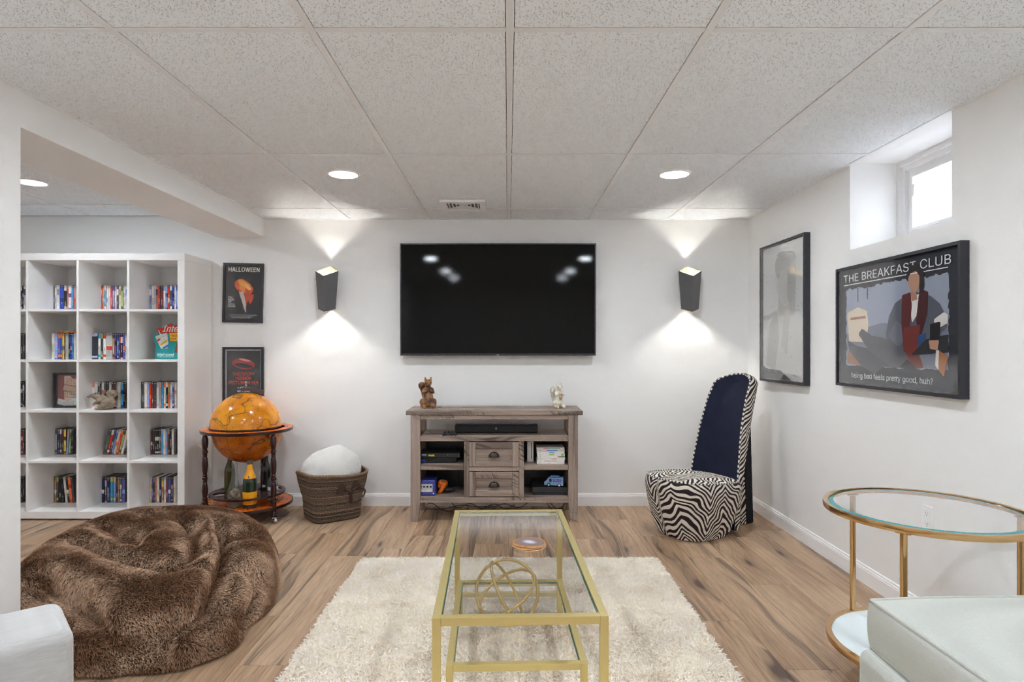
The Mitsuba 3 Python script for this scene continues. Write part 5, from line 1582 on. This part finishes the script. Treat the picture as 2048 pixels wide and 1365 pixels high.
def rug_col(p):
    k = (0.90 + 0.16 * meshkit.fbm(p * [9, 9, 0], 3, 8))[:, None] * rng.uniform(0.92, 1.06, len(p))[:, None]
    warm = np.clip((meshkit.fbm(p * [6, 6, 0] + 30, 3, 6) - 0.55) * 5, 0, 1)[:, None]
    tip = (np.array([0.985, 0.95, 0.885]) * (1 - warm * 0.25) + np.array([0.62, 0.48, 0.32]) * warm * 0.25) * k
    return tip * np.array([0.90, 0.86, 0.80]), tip


near = rb_.submesh([np.nonzero(rb_.triangles_center[:, 1] > 1.95)[0]], append=True)
m, c = pile(near, 95000, 0.019, 0.0026, rug_col, rug_comb, 0.85, seed=5, curl=0.85)
kk = part(t, 'pile', m, 'bsdf_fibre', color=c)
tag(kk, kind='stuff')
far_ = rb_.submesh([np.nonzero(rb_.triangles_center[:, 1] <= 1.95)[0]], append=True)
m, c = pile(far_, 12000, 0.027, 0.0035, rug_col, rug_comb, 0.75, seed=6, curl=0.45)
kk = part(t, 'pile', m, 'bsdf_fibre', color=c)
tag(kk, kind='stuff')

# ------------------------------------------------------------------ gold coffee table
t = thing('coffee_table', 'long gold metal coffee table with a clear glass top on the shag rug', 'coffee table')
TW, TY0, TY1, TH = 0.4975, 1.728, 2.867, 0.45
YAW = 0.030
TCX, TCY = 0.019, (TY0 + TY1) / 2
hl = (TY1 - TY0) / 2
b_ = 0.0235
scene['bsdf_glass_edge'] = {'type': 'twosided', 'bsdf': {'type': 'principled', 'base_color': {'type': 'rgb', 'value': [0.045, 0.12, 0.095]}, 'roughness': 0.15}}
scene['bsdf_glass_teal'] = {'type': 'twosided', 'bsdf': {'type': 'principled', 'base_color': {'type': 'rgb', 'value': [0.06, 0.26, 0.27]}, 'roughness': 0.12}}
RUGZ = 0.0215


def ct(m):
    return mv(m, TCX, TCY, 0, rz=YAW)


def frame_table(t, x0, x1, y0, y1, h, b, place, foot, shelf=None):
    """A square-tube frame: four legs, four top bars, glass set into them."""
    for x in (x0, x1 - b):
        for y in (y0, y1 - b):
            part(t, 'leg', place(cbox(x, x + b, y, y + b, foot, h, 0.0008)), 'bsdf_gold_paint')
    for y in (y0, y1 - b):
        part(t, 'cross_bar', place(cbox(x0 + b + 0.0004, x1 - b - 0.0004, y, y + b, h - b, h, 0.0008)), 'bsdf_gold_paint')
    for x in (x0, x1 - b):
        part(t, 'side_bar', place(cbox(x, x + b, y0 + b + 0.0004, y1 - b - 0.0004, h - b, h, 0.0008)), 'bsdf_gold_paint')
    g = 0.0015
    gl = part(t, 'glass_top', place(box(x0 + b + g, x1 - b - g, y0 + b + g, y1 - b - g, h - 0.0035, h - 0.0034)), 'bsdf_pane')
    for q in (sg.box(x0 + b + g, y0 + b + g, x1 - b - g, y1 - b - g),):
        part(gl, 'glass_edge', place(mv(trimesh.creation.extrude_polygon(ring(q, 0.0028), 0.006, engine='earcut'), z=h - 0.010)), 'bsdf_glass_edge')


frame_table(t, -TW / 2, TW / 2, -hl, hl, TH, b_, ct, RUGZ)
part(t, 'stretcher', ct(cbox(-TW / 2 + b_, TW / 2 - b_, hl - b_ + 0.002, hl - 0.002, 0.050, 0.070, 0.0008)), 'bsdf_gold_paint')
t = thing('nesting_table', 'low gold nesting table with a clear glass top tucked inside the larger coffee table', 'coffee table')
LW, LY0, LY1, LH = 0.505, 1.955, 2.665, 0.20
frame_table(t, -LW / 2 + 0.0265, LW / 2 - 0.0265, LY0 - TCY, LY1 - TCY, LH, 0.022, ct, RUGZ)

# agate coasters
def agate(k, z, label):
    r = np.random.default_rng(40 + k)
    q = np.linspace(0, 2 * PI, 64, endpoint=False)
    rad = 0.060 * (1 + 0.05 * np.sin(2 * q + k) + 0.03 * np.sin(3 * q + 2 * k) + 0.012 * r.normal(size=64))
    tt = thing('agate_coaster', label, 'coaster', 'agate slices stacked on the glass')
    items = []
    lay_ = [(1.0, 0.0, '#9a6a34'), (1.015, 0.0025, '#e3c9a6'), (1.0, 0.0055, '#b4702c')]
    cx, cy = 0.082 + [0.004, -0.003, 0.0][k], 2.345 + [0.002, -0.002, 0][k]
    v = np.vstack([np.c_[cx + rad * s_ * np.cos(q), cy + rad * s_ * np.sin(q) * 1.0, np.full(64, z + h_)] for s_, h_, _ in lay_])
    f = []
    for i in range(2):
        for j in range(64):
            kx = (j + 1) % 64
            f += [(i * 64 + j, i * 64 + kx, i * 64 + 64 + kx), (i * 64 + j, i * 64 + 64 + kx, i * 64 + 64 + j)]
    col = np.vstack([np.tile(lin(c_), (64, 1)) for *_, c_ in lay_]) * r.uniform(0.7, 1.15, (192, 1))
    part(tt, 'rind', tm(v, f), 'bsdf_paint_gloss', color=np.clip(col, 0, 1), smooth=False)
    steps = [(1.0, '#a8662a'), (0.93, '#c48a4e'), (0.88, '#8a5f4c'), (0.74, '#8d7670'), (0.55, '#7d6f74'), (0.40, '#8f858c'), (0.26, '#b9b2ba'), (0.12, '#d2ced6')]
    v, col = [], []
    for s_, c_ in steps:
        wob = 1 + (1 - s_) * 0.25 * np.sin(2 * q + 1 + k)
        v.append(np.c_[cx + rad * s_ * wob * np.cos(q), cy + rad * s_ * wob * np.sin(q), np.full(64, z + 0.0056)])
        col.append(np.tile(lin(c_), (64, 1)))
    n_ = len(steps)
    v = np.vstack(v + [np.array([[cx, cy, z + 0.0056]])])
    col = np.vstack(col + [lin('#dcd9de')[None]])
    f = []
    for i in range(n_ - 1):
        for j in range(64):
            kx = (j + 1) % 64
            f += [(i * 64 + j, i * 64 + kx, i * 64 + 64 + kx), (i * 64 + j, i * 64 + 64 + kx, i * 64 + 64 + j)]
    f += [((n_ - 1) * 64 + j, (n_ - 1) * 64 + (j + 1) % 64, n_ * 64) for j in range(64)]
    part(tt, 'face', tm(v, f), 'bsdf_paint_gloss', color=col)


for k, lab in enumerate(('lowest amber agate slice of the stack on the glass coffee table', 'middle amber agate slice of the stack on the glass coffee table', 'topmost amber agate slice with a pale centre on the glass coffee table')):
    agate(k, TH - 0.003 + 0.0066 * k, lab)

# ring sculpture on the nesting table
t = thing('ring_sculpture', 'antique gold open sphere sculpture of crossing rings on the nesting table', 'sculpture')
SC, SR = np.array([-0.004, 2.226, LH + 0.121]), 0.112
rr_ = np.random.default_rng(2)


def ring3(n, r=SR, wob=0.002):
    n = np.array(n, float)
    n /= np.linalg.norm(n)
    u = np.cross(n, [0.3, 0.2, 0.9])
    u /= np.linalg.norm(u)
    w = np.cross(n, u)
    q = np.linspace(0, 2 * PI, 72, endpoint=False)
    return SC + r * (np.outer(np.cos(q), u) + np.outer(np.sin(q), w)) + rr_.normal(size=(72, 3)) * wob * 0.15


normals_ = [np.array(n) / np.linalg.norm(n) for n in ((0.10, 0.95, -0.28), (0.84, -0.06, 0.48), (-0.46, -0.20, 0.82))]
for n in normals_:
    p = ring3(n)
    part(t, 'ring', tube(p, 0.0053 + 0.0004 * np.sin(np.arange(72) * 1.7), 8, closed=True), 'bsdf_antique_gold', True)
for a_, b2 in ((0, 1), (0, 2), (1, 2)):
    v_ = np.cross(normals_[a_], normals_[b2])
    v_ /= np.linalg.norm(v_)
    for sg_ in (-1, 1):
        part(t, 'joint', mv(trimesh.creation.icosphere(2, 0.0085), *(SC + sg_ * SR * v_)), 'bsdf_antique_gold', True)

# ------------------------------------------------------------------ round side table
t = thing('side_table', 'round brass side table with a clear glass top beside the right wall', 'side table')
SX, SY_, SRD, SH = 1.454, 2.142, 0.318, 0.648
rim = lathe([(SRD - 0.016, -0.020), (SRD, -0.020), (SRD + 0.0015, -0.010), (SRD, 0.0), (SRD - 0.012, 0.0), (SRD - 0.016, -0.003), (SRD - 0.016, -0.020)], 128)
part(t, 'top_rim', mv(rim, SX, SY_, SH), 'bsdf_brass', 30)
part(t, 'glass_top', mv(trimesh.creation.cylinder(SRD - 0.034, 0.0001, sections=96), SX, SY_, SH - 0.001), 'bsdf_pane')
part(t, 'glass_rim', mv(lathe([(SRD - 0.0165, -0.0095), (SRD - 0.034, -0.001)], 128), SX, SY_, SH), 'bsdf_glass_teal', 30)
SLZ = 0.174
part(t, 'lower_rim', mv(lathe([(SRD - 0.028, -0.022), (SRD - 0.010, -0.022), (SRD - 0.008, -0.011), (SRD - 0.010, 0.0), (SRD - 0.028, 0.0), (SRD - 0.028, -0.022)], 128), SX, SY_, SLZ), 'bsdf_brass', 30)
diffuse('bsdf_mirror', (0.74, 0.83, 0.86), 0.25, 0.6)
part(t, 'glass_shelf', mv(trimesh.creation.cylinder(SRD - 0.0285, 0.006, sections=96), SX, SY_, SLZ - 0.008), 'bsdf_mirror')
for q in (108, 225, 352):
    r_ = SRD - 0.018
    x, y = SX + r_ * math.cos(math.radians(q)), SY_ + r_ * math.sin(math.radians(q))
    lg = part(t, 'leg', mv(trimesh.creation.cylinder(0.0105, SH - 0.022, sections=20), x, y, (SH - 0.020) / 2), 'bsdf_brass', True)
    part(lg, 'bracket', mv(cbox(-0.022, 0.022, -0.008, 0.008, SH - 0.026, SH - 0.0205, 0.002), x, y, 0, rz=math.radians(q + 90)), 'bsdf_brass')
scene[lg]['face_normals'] = True

# ------------------------------------------------------------------ pale corduroy chaise
def cord_fn(p, n, uv):
    r = dr.sin(p.z * 1500) * 0.5 + 0.5
    e = mikit.noise(p.x * 300, p.y * 300, p.z * 300)
    return mi.Color3f(0.49, 0.505, 0.47) * (0.90 + 0.08 * r + 0.08 * e)


diffuse('bsdf_corduroy', mikit.proc(cord_fn), 0.8, 0.2, sheen=0.3)
t = thing('chaise', 'pale sage corduroy chaise end with a piped cushion beside the glass side table', 'sofa')
HX0, HX1, HY0, HY1 = 1.018, 1.80, 0.55, 1.722


def pillow(x0, x1, y0, y1, z0, z1, bulge=0.02, r=0.012, n=40):
    """A cushion: box-like, its sides and top softly bulging."""
    g = np.linspace(-1, 1, n)
    v, f, idx = [], [], {}
    m = trimesh.creation.box((2, 2, 2)).subdivide().subdivide().subdivide().subdivide()
    p = np.asarray(m.vertices)
    a, b, c = p.T
    ea, eb, ec = 1 - a ** 2, 1 - b ** 2, 1 - c ** 2
    x = (x0 + x1) / 2 + (x1 - x0) / 2 * a + bulge * a * np.sqrt(np.abs(ec)) * (0.35 + 0.65 * eb)
    y = (y0 + y1) / 2 + (y1 - y0) / 2 * b + bulge * 1.6 * b * (0.3 * np.sqrt(np.abs(ec)) + 0.7 * ea)
    z = (z0 + z1) / 2 + (z1 - z0) / 2 * c + bulge * 0.5 * np.where(c > 0, 1, 0) * c * ea * eb
    return tm(np.stack([x, y, z], -1), m.faces)


HZ = 0.372
part(t, 'base', rbox(HX0 - 0.034, HX1, HY0, HY1 + 0.02, 0.05, HZ - 0.008, 0.028), 'bsdf_corduroy', 40)
part(t, 'cushion', pillow(HX0, HX1, HY0, HY1, HZ - 0.006, 0.5), 'bsdf_corduroy', 50)


def piping(z, dz=0.0):
    s_ = np.linspace(-1, 1, 40)
    L_ = np.stack([HX0 + 0 * s_, (HY0 + HY1) / 2 + (HY1 - HY0) / 2 * s_, z + 0 * s_], -1)
    B_ = np.stack([(HX0 + HX1) / 2 + (HX1 - HX0) / 2 * s_, HY1 + 0.032 * 0.7 * (1 - s_ ** 2), z + 0 * s_], -1)
    return np.vstack([L_[:-1], B_])


for z in (0.499, HZ - 0.004):
    pth = piping(z)
    part(t, 'piping', tube(pth, 0.0055, 8), 'bsdf_corduroy', True)
for x in (HX0 + 0.05, HX1 - 0.06):
    for y in (HY0 + 0.08, HY1 - 0.08):
        part(t, 'foot', mv(lathe([(0, 0), (0.02, 0), (0.026, 0.052), (0, 0.052)], 20), x, y, 0), 'bsdf_dark_wood', 40)

# ------------------------------------------------------------------ grey linen armchair at the left edge
def linen_fn(p, n, uv):
    a = mikit.noise(p.x * 40 + p.y * 40, p.z * 700, 1.0)
    b = mikit.noise((p.x - p.y) * 600, p.z * 40, 2.0)
    return mi.Color3f(0.47, 0.467, 0.46) * (0.88 + 0.14 * a + 0.08 * b)


diffuse('bsdf_linen', mikit.proc(linen_fn), 0.85, 0.2)
t = thing('armchair', 'light grey linen armchair cut off at the left, in front of the fur beanbag', 'armchair')
p1, p2 = np.array([-1.045, 1.438]), np.array([-0.898, 1.277])
ex = (p2 - p1) / np.linalg.norm(p2 - p1)
ang = math.atan2(ex[1], ex[0])
wA = np.linalg.norm(p2 - p1)


def arm(m):
    return mv(m, p1[0], p1[1], 0, rz=ang)


part(t, 'arm', arm(rbox(0, wA, -0.95, 0.0, 0.10, 0.622, 0.026, 20)), 'bsdf_linen', 40)
part(t, 'seat', arm(rbox(wA + 0.002, wA + 0.50, -0.94, -0.03, 0.12, 0.44, 0.03)), 'bsdf_linen', 40)
for q in ((0.04, -0.05), (wA + 0.44, -0.08), (0.04, -0.88), (wA + 0.44, -0.88)):
    part(t, 'foot', arm(mv(lathe([(0, 0), (0.018, 0), (0.024, 0.13), (0, 0.13)], 20), q[0], q[1], 0)), 'bsdf_dark_wood', 40)

# ------------------------------------------------------------------ fur beanbag
FX, FY = -1.72, 2.95
fa, fb, fc, fz0 = 0.575, 0.70, 0.318, 0.02


def fur_f(P):
    x, y, z = P[..., 0], P[..., 1], P[..., 2]
    dy = (y - FY) / fb
    dx = (x - FX + 0.25 * (y - FY)) / fa
    dz = np.where(z > fz0, (z - fz0) / fc, (fz0 - z) / 0.05)
    return np.abs(dx) ** 2.9 + np.abs(dy) ** 2.9 + np.abs(dz) ** 2.3


def at_fur(u, v):
    """The point of the bag's smooth shape that the photograph shows at a pixel."""
    d = np.array([(u - U0) / F, 1.0, -(v - V0) / F])
    s_ = np.linspace(1.9, 4.2, 2400)
    P_ = np.array([0, 0, CH]) + s_[:, None] * d
    h = np.nonzero(fur_f(P_) < 1)[0]
    return P_[h[0]] if len(h) else None


def crop(*pts):
    return [(x / 3.4133, 980 + y / 3.4133) for x, y in pts]


# (points in the photograph, depth of the groove, width, height of the step on its left side seen along it)
creases = [
    (crop((150, 505), (230, 560), (330, 620), (450, 710), (560, 800), (650, 890), (730, 960)), 0.055, 0.030, 0.012),
    (crop((360, 315), (450, 345), (560, 365), (680, 405), (800, 462), (920, 505), (1060, 530), (1200, 545), (1330, 535), (1460, 560)), 0.034, 0.024, -0.020),
    (crop((1225, 195), (1290, 240), (1325, 320), (1320, 400), (1280, 470), (1200, 500)), 0.036, 0.024, -0.014),
    (crop((1400, 150), (1470, 200), (1525, 290), (1545, 390), (1530, 490), (1500, 590), (1470, 680), (1420, 780), (1340, 870), (1240, 930)), 0.060, 0.028, -0.020),
    (crop((1555, 490), (1620, 515), (1690, 560), (1735, 640), (1750, 740), (1720, 850), (1640, 950)), 0.050, 0.026, -0.014),
    (crop((1560, 300), (1640, 285), (1740, 300), (1830, 370)), 0.022, 0.018, 0.008),
    (crop((1530, 290), (1600, 240), (1650, 205)), 0.02, 0.018, 0.0),
    (crop((1240, 180), (1100, 175), (960, 170), (820, 160)), 0.028, 0.022, -0.010),
    (crop((150, 640), (200, 700), (250, 800), (270, 900)), 0.030, 0.024, 0.0),
    (crop((400, 240), (520, 225), (650, 235), (800, 280), (900, 340), (960, 380)), 0.012, 0.05, -0.012),
    (crop((760, 1080), (900, 1060), (1080, 1010), (1230, 960)), 0.016, 0.035, 0.0),
]
sph = trimesh.creation.icosphere(6, 1.0)
dv = np.asarray(sph.vertices)
lo_, hi_ = np.full(len(dv), 0.0), np.full(len(dv), 2.0)
cen = np.array([FX, FY, fz0 + 0.08])
for _ in range(40):
    mid = (lo_ + hi_) / 2
    inside = fur_f(cen + dv * mid[:, None]) < 1
    lo_, hi_ = np.where(inside, mid, lo_), np.where(inside, hi_, mid)
base = cen + dv * lo_[:, None]
bag = tm(base, sph.faces)
bn = np.asarray(trimesh.Trimesh(base, sph.faces, process=False).vertex_normals)
disp = 0.030 * (meshkit.fbm(base * 3.2 + 5, 3, 2) - 0.5) + 0.016 * (meshkit.fbm(base * 9 + 2, 2, 3) - 0.5)
dmin = np.full(len(base), 9.0)
for pts, A, wd, step in creases:
    q = [at_fur(*p) for p in pts]
    q = np.array([p for p in q if p is not None])
    if len(q) < 3:
        continue
    q = spline(q, 60)
    d = np.linalg.norm(base[:, None] - q[None], axis=2)
    k = d.argmin(1)
    dd = d[np.arange(len(base)), k]
    tg = np.gradient(q, axis=0)[k]
    tg /= np.linalg.norm(tg, axis=1)[:, None]
    sgn = np.sign((np.cross(bn, tg) * (base - q[k])).sum(1))
    fade = np.clip(np.minimum(k, len(q) - 1 - k) / 10.0, 0.15, 1.0)
    disp += fade * (-1.5 * A * np.exp(-(dd / (wd * 1.1)) ** 2) + 2.1 * step * sgn * np.exp(-dd / 0.06) * (1 - np.exp(-(dd / 0.012) ** 2)))
    dmin = np.minimum(dmin, dd / np.maximum(fade, 0.3))
disp += 0.050 * (1 - np.exp(-(dmin / 0.085) ** 2)) - 0.022
from scipy.spatial import cKDTree
fur_tree = cKDTree(base)
fur_crest_highlight = np.exp(-((dmin - 0.062) / 0.026) ** 2) * (0.4 + 0.6 * meshkit.fbm(base * 6 + 21, 2, 5))  # highlight along the fold crests, painted into the fur tip colour
base2 = base + bn * disp[:, None]
base2[:, 2] = np.maximum(base2[:, 2], 0.004)
wall_near = (base2[:, 1] < 2.36) & (base2[:, 0] < LEFT + 0.02)
base2[wall_near, 0] = np.maximum(base2[wall_near, 0], LEFT + 0.012)
bag = tm(base2, sph.faces)
trimesh.smoothing.filter_taubin(bag, 0.5, -0.53, iterations=3)
diffuse('bsdf_fur_skin', lin('#3a2a20'))
t = thing('beanbag', 'large brown faux fur beanbag folded on the floor in front of the bookcase', 'beanbag')
part(t, 'cover', bag, 'bsdf_fur_skin', True)


def fur_comb(p, n):
    g = np.tile([0.35, -0.25, -0.75], (len(p), 1))
    a = meshkit.fbm(p * 5 + 8, 3, 9) * 12
    return g + 0.45 * np.stack([np.cos(a), np.sin(a), np.sin(a * 1.3)], -1)


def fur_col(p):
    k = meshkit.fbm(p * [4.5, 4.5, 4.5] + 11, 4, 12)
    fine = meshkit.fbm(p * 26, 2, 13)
    crest_highlight = fur_crest_highlight[fur_tree.query(p)[1]]
    fr_ = np.clip((k - 0.46) * 4.5 + 1.0 * crest_highlight, 0, 1)[:, None] * rng.uniform(0.6, 1.0, len(p))[:, None]
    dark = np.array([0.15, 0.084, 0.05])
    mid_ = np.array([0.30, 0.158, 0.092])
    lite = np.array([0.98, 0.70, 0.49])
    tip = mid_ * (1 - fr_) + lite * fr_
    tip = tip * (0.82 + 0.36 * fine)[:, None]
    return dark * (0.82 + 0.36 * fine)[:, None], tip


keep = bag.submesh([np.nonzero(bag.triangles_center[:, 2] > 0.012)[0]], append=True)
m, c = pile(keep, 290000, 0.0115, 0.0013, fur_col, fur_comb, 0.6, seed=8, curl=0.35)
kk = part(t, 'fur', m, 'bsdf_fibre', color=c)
tag(kk, kind='stuff')
